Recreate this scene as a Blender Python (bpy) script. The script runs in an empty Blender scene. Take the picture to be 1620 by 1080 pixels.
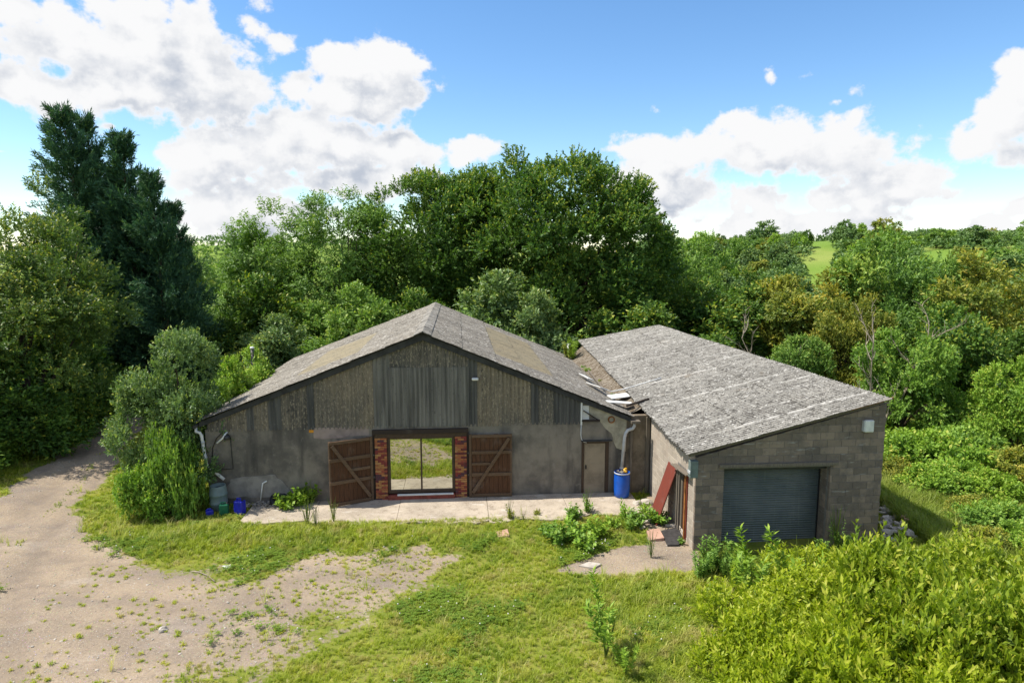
import bpy, bmesh, math, random
import numpy as np
from mathutils import Vector, Matrix
R = math.radians
S = bpy.context.scene
COL = S.collection

# ------------------------------------------------------------------ camera
CAM_H, CAM_P, FPX = 8.892, R(7.549), 1045.14
cd = bpy.data.cameras.new('camera'); cam = bpy.data.objects.new('camera', cd); COL.objects.link(cam)
cam.location = (0, 0, CAM_H); cam.rotation_euler = (R(90) - CAM_P, 0, 0)
cd.sensor_fit = 'HORIZONTAL'; cd.sensor_width = 36.0; cd.lens = 36.0 * FPX / 1620.0
cd.clip_start = 0.1; cd.clip_end = 20000
S.camera = cam
# ------------------------------------------------------------------ sun and exposure
SUN_DIR = Vector((-1.62, -0.03, 2.45)).normalized()          # towards the sun
sd = bpy.data.lights.new('sun', 'SUN'); sun = bpy.data.objects.new('sun', sd); COL.objects.link(sun)
sd.energy = 4.8; sd.angle = R(0.53); sd.color = (1.0, 0.945, 0.84)
sun.rotation_euler = SUN_DIR.to_track_quat('Z', 'Y').to_euler(); sun.location = (-40, 10, 60)
vs = S.view_settings
vs.view_transform = 'Standard'; vs.look = 'None'; vs.gamma = 1.0; vs.exposure = 0.5; vs.use_curve_mapping = False
S.cycles.max_bounces = 6; S.cycles.diffuse_bounces = 3; S.cycles.transmission_bounces = 3; S.cycles.transparent_max_bounces = 4
S.cycles.use_denoising = True

# ------------------------------------------------------------------ world: sky with cumulus
w = bpy.data.worlds.new('World'); S.world = w; w.use_nodes = True; w.cycles.sampling_method = 'MANUAL'; w.cycles.sample_map_resolution = 256
nt = w.node_tree; nt.nodes.clear(); NL = nt.links.new
def WN(t, **kw):
    n = nt.nodes.new(t)
    for k, v in kw.items(): setattr(n, k, v)
    return n
def wlink(n, i, v):
    if hasattr(v, 'is_linked') or isinstance(v, bpy.types.NodeSocket): NL(v, n.inputs[i])
    else: n.inputs[i].default_value = v
def wm(op, a, b=0.0, c=None, clamp=False):
    n = WN('ShaderNodeMath', operation=op, use_clamp=clamp); wlink(n, 0, a); wlink(n, 1, b)
    if c is not None: wlink(n, 2, c)
    return n.outputs[0]
def wv(op, a, b=(0, 0, 0)):
    n = WN('ShaderNodeVectorMath', operation=op); wlink(n, 0, a)
    if op not in ('LENGTH', 'NORMALIZE'): wlink(n, 1, b)
    return n.outputs['Value' if op == 'LENGTH' else 'Vector']
def wss(v, lo, hi, a=0.0, b=1.0):
    n = WN('ShaderNodeMapRange', interpolation_type='SMOOTHSTEP')
    for i, q in enumerate((v, lo, hi, a, b)): wlink(n, i, q)
    return n.outputs[0]
CLOUDS = [(-0.580,0.256,0.100,0.056),(-0.472,0.265,0.125,0.09),(-0.416,0.207,0.080,0.039),(-0.610,0.189,0.061,0.035),(-0.510,0.212,0.087,0.042),
 (-0.213,0.220,0.095,0.070),(-0.280,0.163,0.115,0.051),(-0.323,0.140,0.163,0.045),(-0.428,0.131,0.079,0.044),(-0.157,0.150,0.131,0.026),
 (-0.445,0.097,0.055,0.019),(-0.369,0.055,0.15,0.035),(-0.230,0.100,0.154,0.028),(0.229,0.131,0.082,0.048),(0.339,0.144,0.128,0.045),
 (0.292,0.081,0.123,0.032),(0.427,0.139,0.085,0.045),(0.560,0.125,0.125,0.044),(0.630,0.165,0.055,0.055),(0.510,0.110,0.13,0.045),
 (0.393,0.040,0.22,0.024),(0.603,0.036,0.085,0.018),(0.231,0.048,0.085,0.022),(0.157,0.150,0.056,0.013),(0.359,0.239,0.020,0.022),
 (0.403,0.231,0.032,0.014),(0.458,0.206,0.026,0.020),(0.440,0.196,0.030,0.014),(-0.531,0.158,0.018,0.010),(-0.643,0.119,0.03,0.008),(0.594,0.067,0.022,0.010),(0.20,0.095,0.09,0.035),(0.47,0.075,0.16,0.022),(0.66,0.055,0.08,0.02)]
tc = WN('ShaderNodeTexCoord'); DIR = wv('NORMALIZE', tc.outputs['Generated'])
def cloud_field(vec, blobs, gen_on=True):
    sp = WN('ShaderNodeSeparateXYZ'); NL(vec, sp.inputs[0])
    az = wm('ARCTAN2', sp.outputs[0], sp.outputs[1]); el = wm('ARCSINE', sp.outputs[2])
    cb = WN('ShaderNodeCombineXYZ'); NL(az, cb.inputs[0]); NL(el, cb.inputs[1])
    f = None
    for (a, e, ra, re) in blobs:
        small = ra * re < .001; k_ = 1.15 if small else 1.14; ra *= k_; re *= k_
        q = WN('ShaderNodeVectorMath', operation='MULTIPLY_ADD'); NL(cb.outputs[0], q.inputs[0]); q.inputs[1].default_value = (1 / ra, 1 / re, 0); q.inputs[2].default_value = (-a / ra, -e / re, 0)
        v = wv('LENGTH', q.outputs[0])
        if small: v = wm('ADD', v, 0.5)
        if f is None: f = v
        else:
            n = WN('ShaderNodeMath', operation='SMOOTH_MIN'); NL(f, n.inputs[0]); NL(v, n.inputs[1]); n.inputs[2].default_value = 0.3; f = n.outputs[0]
    f = wm('SUBTRACT', 1.0, f)
    # the same kind of broken cumulus all round the rest of the sky
    lo = WN('ShaderNodeTexNoise'); NL(wv('MULTIPLY', vec, (1, 1, 2.2)), lo.inputs['Vector']); lo.inputs['Scale'].default_value = 2.6; lo.inputs['Detail'].default_value = 1
    out = wm('MAXIMUM', wss(wm('ABSOLUTE', az), 0.70, 0.85), wss(el, 0.32, 0.45))
    gen = wm('SUBTRACT', wm('MULTIPLY', wm('SUBTRACT', lo.outputs[0], 0.47), 6.0), wm('MULTIPLY', wm('SUBTRACT', 1.0, out), 8.0))
    f = wm('MAXIMUM', wm('MAXIMUM', f, -1.0), gen)
    n1 = WN('ShaderNodeTexNoise'); NL(wv('MULTIPLY', vec, (1, 1, 1.5)), n1.inputs['Vector']); n1.inputs['Scale'].default_value = 8.0; n1.inputs['Detail'].default_value = 7; n1.inputs['Roughness'].default_value = 0.6
    n2 = WN('ShaderNodeTexVoronoi', feature='SMOOTH_F1'); NL(wv('MULTIPLY', vec, (1, 1, 1.3)), n2.inputs['Vector']); n2.inputs['Scale'].default_value = 24.0; n2.inputs['Smoothness'].default_value = 0.35
    n3 = WN('ShaderNodeTexNoise'); NL(vec, n3.inputs['Vector']); n3.inputs['Scale'].default_value = 34.0; n3.inputs['Detail'].default_value = 4; n3.inputs['Roughness'].default_value = 0.6
    fb = wm('ADD', wm('SUBTRACT', wm('MULTIPLY', wm('SUBTRACT', n1.outputs[0], 0.5), 3.6), wm('MULTIPLY', wm('SUBTRACT', n2.outputs['Distance'], 0.4), 0.95)), wm('MULTIPLY', wm('SUBTRACT', n3.outputs[0], 0.5), 1.6))
    return wm('ADD', wm('ADD', wm('MULTIPLY', wm('MINIMUM', f, 0.7), 1.5), 0.10), fb), el
F0, EL = cloud_field(DIR, CLOUDS)
F1, _ = cloud_field(wv('NORMALIZE', wv('ADD', DIR, (-0.026, 0.0, 0.038))), [c for c in CLOUDS if c[2] * c[3] > .0025])
dens = wss(F0, 0.12, 0.62)
lit = wss(wm('SUBTRACT', F0, F1), -1.0, 0.75)
thick = wss(F0, 0.35, 1.1)
shade = wm('MULTIPLY', thick, wm('SUBTRACT', 1.0, lit))
ccol = WN('ShaderNodeMix', data_type='RGBA'); NL(wm('MULTIPLY', shade, 1.05, clamp=True), ccol.inputs[0])
ccol.inputs[6].default_value = (4.85, 4.86, 4.9, 1); ccol.inputs[7].default_value = (2.7, 2.95, 3.4, 1)
sky = WN('ShaderNodeTexSky', sky_type='NISHITA'); sky.sun_disc = False
sky.sun_elevation = math.asin(SUN_DIR.z); sky.sun_rotation = math.atan2(SUN_DIR.x, SUN_DIR.y)
sky.altitude = 100; sky.air_density = 1.0; sky.dust_density = 0.0; sky.ozone_density = 3.0
mx = WN('ShaderNodeMix', data_type='RGBA'); NL(wm('MULTIPLY', dens, wss(EL, -0.01, 0.03)), mx.inputs[0]); hs_ = WN('ShaderNodeHueSaturation'); hs_.inputs['Saturation'].default_value = 1.16; NL(sky.outputs[0], hs_.inputs['Color']); NL(hs_.outputs[0], mx.inputs[6]); NL(ccol.outputs[2], mx.inputs[7])
bg = WN('ShaderNodeBackground'); NL(mx.outputs[2], bg.inputs[0]); bg.inputs[1].default_value = 0.14
wo = WN('ShaderNodeOutputWorld'); NL(bg.outputs[0], wo.inputs[0])

# ------------------------------------------------------------------ helpers
rng = np.random.default_rng(7); random.seed(7)
def un(px, py, z=0.0, Y=None):
    x = (px - 810) / FPX; u = (540 - py) / FPX; c, s = math.cos(CAM_P), math.sin(CAM_P)
    d = (x, c + u * s, -s + u * c); t = (Y / d[1]) if Y is not None else (z - CAM_H) / d[2]
    return (d[0] * t, d[1] * t, CAM_H + d[2] * t)
def sn(x, y, z=0.0, s=1.0, seed=0.0):          # cheap smooth noise, -1..1
    x, y, z = x * s + seed * 3.1, y * s + seed * 1.7, z * s + seed * 2.3
    return (np.sin(x * 1.7 + 1.3 * np.sin(y * 1.1 + z)) + np.sin(y * 2.3 + 1.1 * np.sin(z * 1.9 + x * .7)) + np.sin(z * 2.1 + 1.7 * np.sin(x * 1.3 - y * .8)) + .6 * np.sin(x * 4.1 - y * 3.3 + z * 2.7)) / 3.6
def ob(name, me, parent=None, mat=None):
    o = bpy.data.objects.new(name, me); COL.objects.link(o)
    if parent is not None: o.parent = parent
    if mat is not None and me is not None and len(me.materials) == 0: me.materials.append(mat)
    return o
def tag(o, label=None, cat=None, group=None, kind=None):
    if label: o['label'] = label
    if cat: o['category'] = cat
    if group: o['group'] = group
    if kind: o['kind'] = kind
    return o
def empty(name, loc, rz=0.0, parent=None):
    o = bpy.data.objects.new(name, None); COL.objects.link(o); o.location = loc; o.rotation_euler = (0, 0, rz); o.empty_display_size = .3
    if parent is not None: o.parent = parent
    return o
def mesh(name, v, f):
    me = bpy.data.meshes.new(name); me.from_pydata([tuple(map(float, p)) for p in v], [], [tuple(q) for q in f]); me.update(); return me
def bevel(me, w, seg=1):
    bm = bmesh.new(); bm.from_mesh(me)
    bmesh.ops.bevel(bm, geom=bm.edges[:], offset=w, segments=seg, affect='EDGES', profile=.6)
    bm.to_mesh(me); bm.free(); return me
BF = [(0, 3, 2, 1), (4, 5, 6, 7), (0, 1, 5, 4), (1, 2, 6, 5), (2, 3, 7, 6), (3, 0, 4, 7)]
def boxv(a, b):
    (x0, y0, z0), (x1, y1, z1) = a, b
    return [(x0, y0, z0), (x1, y0, z0), (x1, y1, z0), (x0, y1, z0), (x0, y0, z1), (x1, y0, z1), (x1, y1, z1), (x0, y1, z1)]
def box(name, a, b, mat, parent=None, bv=0.0):
    me = mesh(name, boxv(a, b), BF)
    if bv: bevel(me, bv)
    return ob(name, me, parent, mat)
def boxes(name, lst, mat, parent=None):
    v, f = [], []
    for a, b in lst:
        k = len(v); v += boxv(a, b); f += [tuple(i + k for i in q) for q in BF]
    return ob(name, mesh(name, v, f), parent, mat)
def bar(name, p, q, wd, th, mat, parent=None, up=(0, 1, 0), bv=0.0, sag=None):      # a timber from p to q; wd across, th along up
    p, q, up = Vector(p), Vector(q), Vector(up).normalized(); d = (q - p).normalized(); s = d.cross(up).normalized(); u = s.cross(d)
    v = [p - s * wd / 2 - u * th / 2, p + s * wd / 2 - u * th / 2, p + s * wd / 2 + u * th / 2, p - s * wd / 2 + u * th / 2]
    v += [x + (q - p) for x in v]
    me = mesh(name, v, BF)
    if bv: bevel(me, bv)
    return ob(name, me, parent, mat)
def prism(name, poly, v0, v1, mat, parent=None, bv=0.0, plane='uz'):
    n = len(poly)
    if plane == 'uz': vv = [(u, v0, z) for u, z in poly] + [(u, v1, z) for u, z in poly]
    elif plane == 'vz': vv = [(v0, u, z) for u, z in poly] + [(v1, u, z) for u, z in poly]
    else: vv = [(u, z, v0) for u, z in poly] + [(u, z, v1) for u, z in poly]
    f = [tuple(range(n)), tuple(range(2 * n - 1, n - 1, -1))] + [(i, i + n, (i + 1) % n + n, (i + 1) % n) for i in range(n)]
    me = mesh(name, vv, f)
    bm = bmesh.new(); bm.from_mesh(me); bmesh.ops.recalc_face_normals(bm, faces=bm.faces[:])
    if bv: bmesh.ops.bevel(bm, geom=bm.edges[:], offset=bv, segments=1, affect='EDGES')
    bm.to_mesh(me); bm.free()
    return ob(name, me, parent, mat)
def clip(poly, nx, nz, c):                       # keep nx*u+nz*z <= c
    out = []
    for i in range(len(poly)):
        a, b = poly[i], poly[(i + 1) % len(poly)]; da, db = nx * a[0] + nz * a[1] - c, nx * b[0] + nz * b[1] - c
        if da <= 0: out.append(a)
        if da * db < 0: t = da / (da - db); out.append((a[0] + t * (b[0] - a[0]), a[1] + t * (b[1] - a[1])))
    return out
def tube_geo(pts, rad, n=8, v=None, f=None):
    v = [] if v is None else v; f = [] if f is None else f
    pts = [Vector(p) for p in pts]; rad = rad if hasattr(rad, '__len__') else [rad] * len(pts)
    pu = None; k0 = len(v)
    for i, p in enumerate(pts):
        d = (pts[min(i + 1, len(pts) - 1)] - pts[max(i - 1, 0)]).normalized()
        if pu is None: pu = d.cross(Vector((0, 0, 1)) if abs(d.z) < .9 else Vector((0, 1, 0))).normalized()
        pu = (pu - d * pu.dot(d)).normalized(); w_ = d.cross(pu)
        for j in range(n):
            a = 2 * math.pi * j / n; v.append(p + (pu * math.cos(a) + w_ * math.sin(a)) * rad[i])
    for i in range(len(pts) - 1):
        for j in range(n):
            a, b = k0 + i * n + j, k0 + i * n + (j + 1) % n; f.append((a, b, b + n, a + n))
    f.append(tuple(range(k0, k0 + n))[::-1]); f.append(tuple(range(k0 + (len(pts) - 1) * n, k0 + len(pts) * n)))
    return v, f
def tube(name, pts, rad, mat, parent=None, n=10, smooth=True):
    v, f = tube_geo(pts, rad, n); me = mesh(name, v, f)
    if smooth:
        for p in me.polygons: p.use_smooth = len(p.vertices) == 4
    return ob(name, me, parent, mat)
def lathe(name, prof, mat, parent=None, n=28, loc=(0, 0, 0)):
    v = [(loc[0] + r * math.cos(2 * math.pi * j / n), loc[1] + r * math.sin(2 * math.pi * j / n), loc[2] + z) for r, z in prof for j in range(n)]
    f = [(i * n + j, i * n + (j + 1) % n, (i + 1) * n + (j + 1) % n, (i + 1) * n + j) for i in range(len(prof) - 1) for j in range(n)]
    me = mesh(name, v, f)
    for p in me.polygons: p.use_smooth = True
    return ob(name, me, parent, mat)
def copy_tree(o, parent=None):
    c = o.copy(); COL.objects.link(c)
    if parent is not None: c.parent = parent
    for ch in o.children: copy_tree(ch, c)
    return c

# ------------------------------------------------------------------ materials
class Mat:
    def __init__(s, name, rough=.8, spec=.3):
        s.m = bpy.data.materials.new(name); s.m.use_nodes = True; s.t = s.m.node_tree; s.b = s.t.nodes['Principled BSDF']
        s.b.inputs['Roughness'].default_value = rough; s.b.inputs['Specular IOR Level'].default_value = spec
        s._co = None
    def n(s, t, **kw):
        x = s.t.nodes.new(t)
        for k, v in kw.items(): setattr(x, k, v)
        return x
    def put(s, n, i, v):
        if isinstance(v, bpy.types.NodeSocket): s.t.links.new(v, n.inputs[i])
        else:
            if isinstance(v, tuple) and len(v) == 3 and n.inputs[i].type == 'RGBA': v = v + (1,)
            n.inputs[i].default_value = v
    def co(s, kind='Object', scale=(1, 1, 1)):
        if kind == 'World': o = s.n('ShaderNodeNewGeometry').outputs['Position']
        else: o = s.n('ShaderNodeTexCoord').outputs[kind]
        if scale != (1, 1, 1):
            q = s.n('ShaderNodeVectorMath', operation='MULTIPLY'); s.put(q, 0, o); s.put(q, 1, scale); o = q.outputs[0]
        return o
    def noise(s, co, scale, detail=4, rough=.55):
        x = s.n('ShaderNodeTexNoise'); s.put(x, 'Vector', co); x.inputs['Scale'].default_value = scale; x.inputs['Detail'].default_value = detail; x.inputs['Roughness'].default_value = rough
        return x.outputs[0]
    def voro(s, co, scale, feature='F1', out='Distance', rnd=1.0):
        x = s.n('ShaderNodeTexVoronoi', feature=feature); s.put(x, 'Vector', co); x.inputs['Scale'].default_value = scale; x.inputs['Randomness'].default_value = rnd
        return x.outputs[out]
    def ss(s, v, lo, hi, a=0.0, b=1.0):
        x = s.n('ShaderNodeMapRange', interpolation_type='SMOOTHSTEP')
        for i, q in enumerate((v, lo, hi, a, b)): s.put(x, i, q)
        return x.outputs[0]
    def math(s, op, a, b=0.0, clamp=False):
        x = s.n('ShaderNodeMath', operation=op, use_clamp=clamp); s.put(x, 0, a); s.put(x, 1, b); return x.outputs[0]
    def mix(s, f, a, b, blend='MIX'):
        x = s.n('ShaderNodeMix', data_type='RGBA', blend_type=blend); s.put(x, 0, f); s.put(x, 6, a); s.put(x, 7, b); return x.outputs[2]
    def attr(s, name, t='GEOMETRY'):
        x = s.n('ShaderNodeAttribute', attribute_name=name, attribute_type=t); return x.outputs['Fac']
    def rand(s): return s.n('ShaderNodeObjectInfo').outputs['Random']
    def col(s, c): s.put(s.b, 'Base Color', c); return s
    def bump(s, h, strength=.4, dist=.02):
        x = s.n('ShaderNodeBump'); s.put(x, 'Height', h); x.inputs['Strength'].default_value = strength; x.inputs['Distance'].default_value = dist
        s.t.links.new(x.outputs[0], s.b.inputs['Normal']); return s
def plain(name, c, rough=.7, spec=.3, var=.25, scale=6.0, metal=0.0, bump=.15):
    m = Mat(name, rough, spec); co = m.co('World'); n = m.noise(co, scale, 6)
    d = m.mix(m.ss(n, .35, .7), c, tuple(x * (1 - var) for x in c)); n2 = m.noise(co, scale * 9, 3)
    d = m.mix(m.ss(n2, .55, .75, 0, var), d, tuple(min(1, x * 1.35) for x in c)); m.col(d); m.b.inputs['Metallic'].default_value = metal
    if bump: m.bump(n2, bump, .01)
    return m.m
def wood(name, c, c2, axis=2, rough=.8):
    m = Mat(name, rough, .2); sc = [14, 14, 14]; sc[axis] = 1.1; co = m.co('Object', tuple(sc)); r = m.rand()
    n = m.noise(co, 3.0, 6, .65); d = m.mix(m.ss(n, .3, .72), c, c2)
    d = m.mix(m.math('MULTIPLY', r, .55), d, tuple(x * .55 for x in c)); n3 = m.noise(m.co('World'), 2.0, 4); d = m.mix(m.ss(n3, .55, .8, 0, .25), d, (.24, .22, .19))
    return m.col(d).bump(n, .5, .01).m
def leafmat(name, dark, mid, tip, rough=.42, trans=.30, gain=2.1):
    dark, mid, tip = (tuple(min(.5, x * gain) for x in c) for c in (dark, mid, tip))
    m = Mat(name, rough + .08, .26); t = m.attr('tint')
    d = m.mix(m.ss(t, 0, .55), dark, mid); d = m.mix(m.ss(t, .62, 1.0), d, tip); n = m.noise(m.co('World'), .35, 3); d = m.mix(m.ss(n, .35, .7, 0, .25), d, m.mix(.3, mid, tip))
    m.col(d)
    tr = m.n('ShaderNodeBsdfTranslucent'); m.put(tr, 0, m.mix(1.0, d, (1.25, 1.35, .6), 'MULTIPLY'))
    ms = m.n('ShaderNodeMixShader'); ms.inputs[0].default_value = trans; m.t.links.new(m.b.outputs[0], ms.inputs[1]); m.t.links.new(tr.outputs[0], ms.inputs[2])
    m.t.links.new(ms.outputs[0], m.t.nodes['Material Output'].inputs[0]); return m.m

def lichen_roof(name, base, dark, pale, lines=1.0):
    m = Mat(name, .9, .12); co = m.co('World'); r = m.rand(); vt = m.attr('vt'); et = m.attr('et')
    n0 = m.noise(co, .5, 5); d = m.mix(m.ss(n0, .35, .65), base, tuple(x * .8 for x in base)); d = m.mix(m.math('MULTIPLY', r, .22), d, tuple(x * .7 for x in base))
    # lichen and dirt gather in the troughs
    tr = m.math('MULTIPLY', m.math('ADD', m.math('SINE', m.math('MULTIPLY', vt, -2 * math.pi / .146)), 1.0), .5)
    v = m.noise(m.co('World', (.42, 1, .42)), 8.0, 6, .72); d = m.mix(m.ss(m.math('ADD', v, m.math('MULTIPLY', tr, .20)), .57, .66, 0, .95), d, dark)
    v2 = m.noise(co, 17.0, 3, .65); d = m.mix(m.ss(m.math('ADD', v2, m.math('MULTIPLY', tr, .08)), .575, .655, 0, .9), d, tuple(x * .6 for x in dark))
    v3 = m.noise(m.co('World', (.5, 1, .5)), 13.0, 4, .7); d = m.mix(m.ss(m.math('SUBTRACT', v3, m.math('MULTIPLY', tr, .10)), .55, .64), d, pale)
    ln = m.ss(et, .04, .15, 1.0, 0.0); ln = m.math('MULTIPLY', ln, m.ss(m.noise(co, 3.2, 5, .65), .36, .54)); d = m.mix(m.math('MULTIPLY', ln, .55 * lines), d, tuple(min(1, x * 1.2) for x in pale))
    v4 = m.noise(co, 3.6, 6, .75); d = m.mix(m.ss(v4, .58, .64, 0, .85), d, dark)
    br = m.noise(co, 1.1, 4, .7); d = m.mix(m.ss(br, .6, .78, 0, .35), d, (.20, .14, .08))
    return m.col(d).bump(v2, .8, .03).m
M = {}
M['roof'] = lichen_roof('lichen_roof', (.25, .228, .195), (.08, .074, .066), (.47, .45, .41), .5)
M['groof'] = lichen_roof('pale_lichen_roof', (.30, .285, .255), (.085, .078, .07), (.54, .52, .48))
M['valley'] = lichen_roof('valley_debris', (.26, .225, .18), (.10, .075, .05), (.40, .36, .30), 0.0)
def tanroof():
    m = Mat('rooflight_tan', .75, .25); co = m.co('World'); r = m.rand(); n = m.noise(co, 3, 6, .65)
    d = m.mix(m.ss(n, .35, .7), (.27, .225, .145), (.19, .165, .115)); d = m.mix(m.math('MULTIPLY', r, .3), d, (.22, .20, .14))
    v = m.noise(co, 12, 5, .72); d = m.mix(m.ss(v, .54, .66), d, (.10, .09, .07)); return m.col(d).bump(v, .3, .01).m
M['tan'] = tanroof()
def cladding():
    m = Mat('clad_sheet', .9, .15); co = m.co('World'); r = m.rand()
    st = m.noise(m.co('World', (5, 5, .35)), 1.5, 5, .6); d = m.mix(m.ss(st, .35, .65), (.19, .165, .13), (.08, .074, .065))
    d = m.mix(m.ss(r, .0, .5, .45, 0), d, (.30, .24, .165)); n5 = m.noise(m.co('World', (1, 1, .6)), .7, 4); d = m.mix(m.ss(n5, .45, .65, 0, .6), d, (.11, .105, .095))
    v = m.noise(m.co('World', (1, 1, .5)), 18, 4, .7); d = m.mix(m.ss(v, .52, .64, 0, .8), d, (.36, .31, .23)); v2 = m.noise(m.co('World', (1, 1, .6)), 11, 4, .7); d = m.mix(m.ss(v2, .56, .68, 0, .8), d, (.045, .045, .045))
    return m.col(d).bump(v, .4, .01).m
M['clad'] = cladding()
def cladd():
    m = Mat('dark_clad_sheet', .85, .2); st = m.noise(m.co('World', (5, 5, .3)), 1.5, 5); d = m.mix(m.ss(st, .35, .7), (.115, .112, .105), (.06, .06, .058))
    v = m.noise(m.co('World', (1, 1, .6)), 14, 4, .7); d = m.mix(m.ss(v, .6, .72, 0, .5), d, (.25, .23, .19)); return m.col(d).bump(v, .3, .01).m
M['claddark'] = cladd()
def clad2():
    m = Mat('newer_clad_sheet', .85, .2); st = m.noise(m.co('World', (4, 4, .3)), 1.5, 5); d = m.mix(m.ss(st, .35, .7), (.20, .19, .17), (.10, .096, .088))
    v = m.noise(m.co('World', (1, 1, .7)), 16, 4, .7); d = m.mix(m.ss(v, .58, .7), d, (.06, .06, .06)); return m.col(d).bump(v, .3, .01).m
M['clad2'] = clad2()
def render_wall():
    m = Mat('stained_render', .92, .15); co = m.co('World'); n = m.noise(co, .9, 6, .62); d = m.mix(m.ss(n, .36, .66), (.24, .21, .172), (.115, .104, .09))
    n2 = m.noise(m.co('World', (1.1, 1.1, .22)), 1.4, 5); d = m.mix(m.ss(n2, .48, .68, 0, .85), d, (.062, .058, .054)); n3 = m.noise(co, 5, 6, .7); d = m.mix(m.ss(n3, .55, .75, 0, .45), d, (.31, .28, .235))
    d = m.mix(m.ss(m.noise(co, 40, 3), .55, .7, 0, .25), d, (.07, .07, .065)); return m.col(d).bump(m.noise(co, 26, 5, .7), .5, .015).m
M['render'] = render_wall()
M['cream'] = plain('cream_render', (.46, .42, .32), .9, .1, .45, 2.2)
M['brownwall'] = plain('brown_stained_wall', (.24, .195, .145), .92, .1, .55, 1.6, bump=.4)
M['cement'] = plain('bare_cement', (.27, .25, .225), .95, .1, .35, 3.0, bump=.5)
M['pinkplaster'] = plain('pink_plaster', (.33, .26, .225), .9, .1, .3, 3)
def block():
    m = Mat('concrete_block', .93, .12); co = m.co('World'); r = m.rand(); d = m.mix(r, (.29, .225, .175), (.155, .125, .102)); n = m.noise(co, 2.2, 6, .65); d = m.mix(m.ss(n, .42, .66, 0, .7), d, (.125, .108, .095))
    e = m.noise(m.co('World', (1, 1, 5)), 2.2, 5); d = m.mix(m.ss(e, .60, .72, 0, .6), d, (.40, .40, .40)); g = m.noise(co, 34, 4, .7); d = m.mix(m.ss(g, .5, .75, 0, .4), d, (.33, .29, .25)); return m.col(d).bump(g, .7, .012).m
M['block'] = block()
def sunblock():
    m = Mat('sunlit_block', .93, .12); co = m.co('World'); r = m.rand(); d = m.mix(r, (.43, .375, .31), (.33, .285, .235)); g = m.noise(co, 30, 4, .7); d = m.mix(m.ss(g, .5, .75, 0, .4), d, (.25, .21, .18)); n = m.noise(co, 1.4, 5, .6); d = m.mix(m.ss(n, .5, .7, 0, .5), d, (.30, .24, .20)); return m.col(d).bump(g, .7, .012).m
M['buff'] = sunblock()  # block for the sun-facing side wall; sunlight is put into its paler colour
M['mortar'] = plain('mortar', (.22, .205, .185), .95, .1, .3, 8)
def brick():
    m = Mat('pier_brick', .85, .2); r = m.rand(); co = m.co('World'); cr = m.n('ShaderNodeValToRGB'); cr.color_ramp.interpolation = 'CONSTANT'
    cols = [(0, (.37, .175, .065)), (.18, (.33, .12, .05)), (.4, (.20, .042, .035)), (.58, (.40, .21, .085)), (.68, (.13, .035, .035)), (.8, (.28, .075, .045)), (.92, (.09, .04, .05))]
    e = cr.color_ramp.elements
    for i, (p, c) in enumerate(cols):
        x = e[i] if i < 2 else e.new(p)
        x.position = p; x.color = c + (1,)
    m.t.links.new(r, cr.inputs[0]); n = m.noise(co, 25, 4); d = m.mix(m.ss(n, .45, .75, 0, .4), cr.outputs[0], (.12, .08, .06)); return m.col(d).bump(n, .4, .008).m
M['brick'] = brick()
M['redstep'] = plain('red_quarry_step', (.26, .065, .045), .7, .3, .4, 6)
M['doorwood'] = wood('barn_door_board', (.12, .055, .027), (.05, .027, .016))
M['railwood'] = wood('barn_door_rail', (.17, .105, .062), (.085, .058, .04), axis=0)
M['beam'] = wood('dark_beam', (.05, .036, .028), (.028, .022, .019), axis=0)
M['dframe'] = plain('brown_frame', (.06, .035, .022), .55, .4, .3, 10)
M['verge'] = plain('dark_verge', (.055, .056, .058), .85, .2, .45, 3)
M['ply'] = plain('weathered_ply_door', (.30, .245, .175), .8, .2, .35, 2.0)
M['white'] = plain('white_plastic', (.72, .72, .70), .45, .4, .2, 4)
M['pipe'] = plain('grey_pvc_pipe', (.52, .53, .54), .45, .4, .3, 4)
M['blackp'] = plain('black_plastic', (.015, .015, .016), .5, .4, .2, 6)
M['darkmetal'] = plain('dark_metal', (.05, .05, .05), .55, .5, .3, 8, metal=.3)
M['bluep'] = plain('blue_plastic', (.005, .085, .46), .38, .5, .25, 3, bump=.05)
M['blue2'] = plain('deep_blue_plastic', (.012, .02, .42), .4, .5, .25, 3, bump=.05)
M['greenp'] = plain('green_plastic', (.008, .13, .06), .42, .5, .25, 4, bump=.05)
M['buttgrey'] = plain('grey_green_plastic', (.17, .225, .215), .5, .4, .3, 3, bump=.05)
M['yellow'] = plain('yellow_plastic', (.75, .40, .02), .5, .4, .2, 5)
M['orange'] = plain('orange_label', (.65, .27, .02), .6, .3, .2, 5)
M['rubbish'] = plain('mixed_rubbish', (.30, .27, .23), .9, .2, .7, 14)
M['redboard'] = wood('red_painted_board', (.21, .042, .026), (.12, .038, .028))
M['rust'] = plain('rusty_steel', (.33, .13, .035), .85, .2, .6, 5)
M['greytimber'] = wood('grey_timber', (.22, .185, .145), (.11, .095, .08))
M['paleboard'] = plain('pale_board', (.62, .62, .60), .7, .3, .2, 3)
M['terracotta'] = plain('terracotta', (.45, .17, .08), .85, .2, .3, 6)
M['slabpink'] = plain('pink_paving', (.50, .31, .235), .9, .1, .25, 5)
M['stone'] = plain('pale_stone', (.47, .42, .36), .95, .1, .35, 5, bump=.5)
M['darkmat'] = plain('dark_mat', (.06, .056, .055), .95, .1, .4, 8)
M['bark'] = plain('bark', (.085, .065, .048), .95, .1, .5, 5, bump=.8)
M['deadwood'] = plain('dead_wood', (.36, .305, .235), .95, .1, .4, 6)
M['shutterhousing'] = plain('grey_green_panel', (.16, .20, .19), .6, .3, .3, 5)
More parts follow.
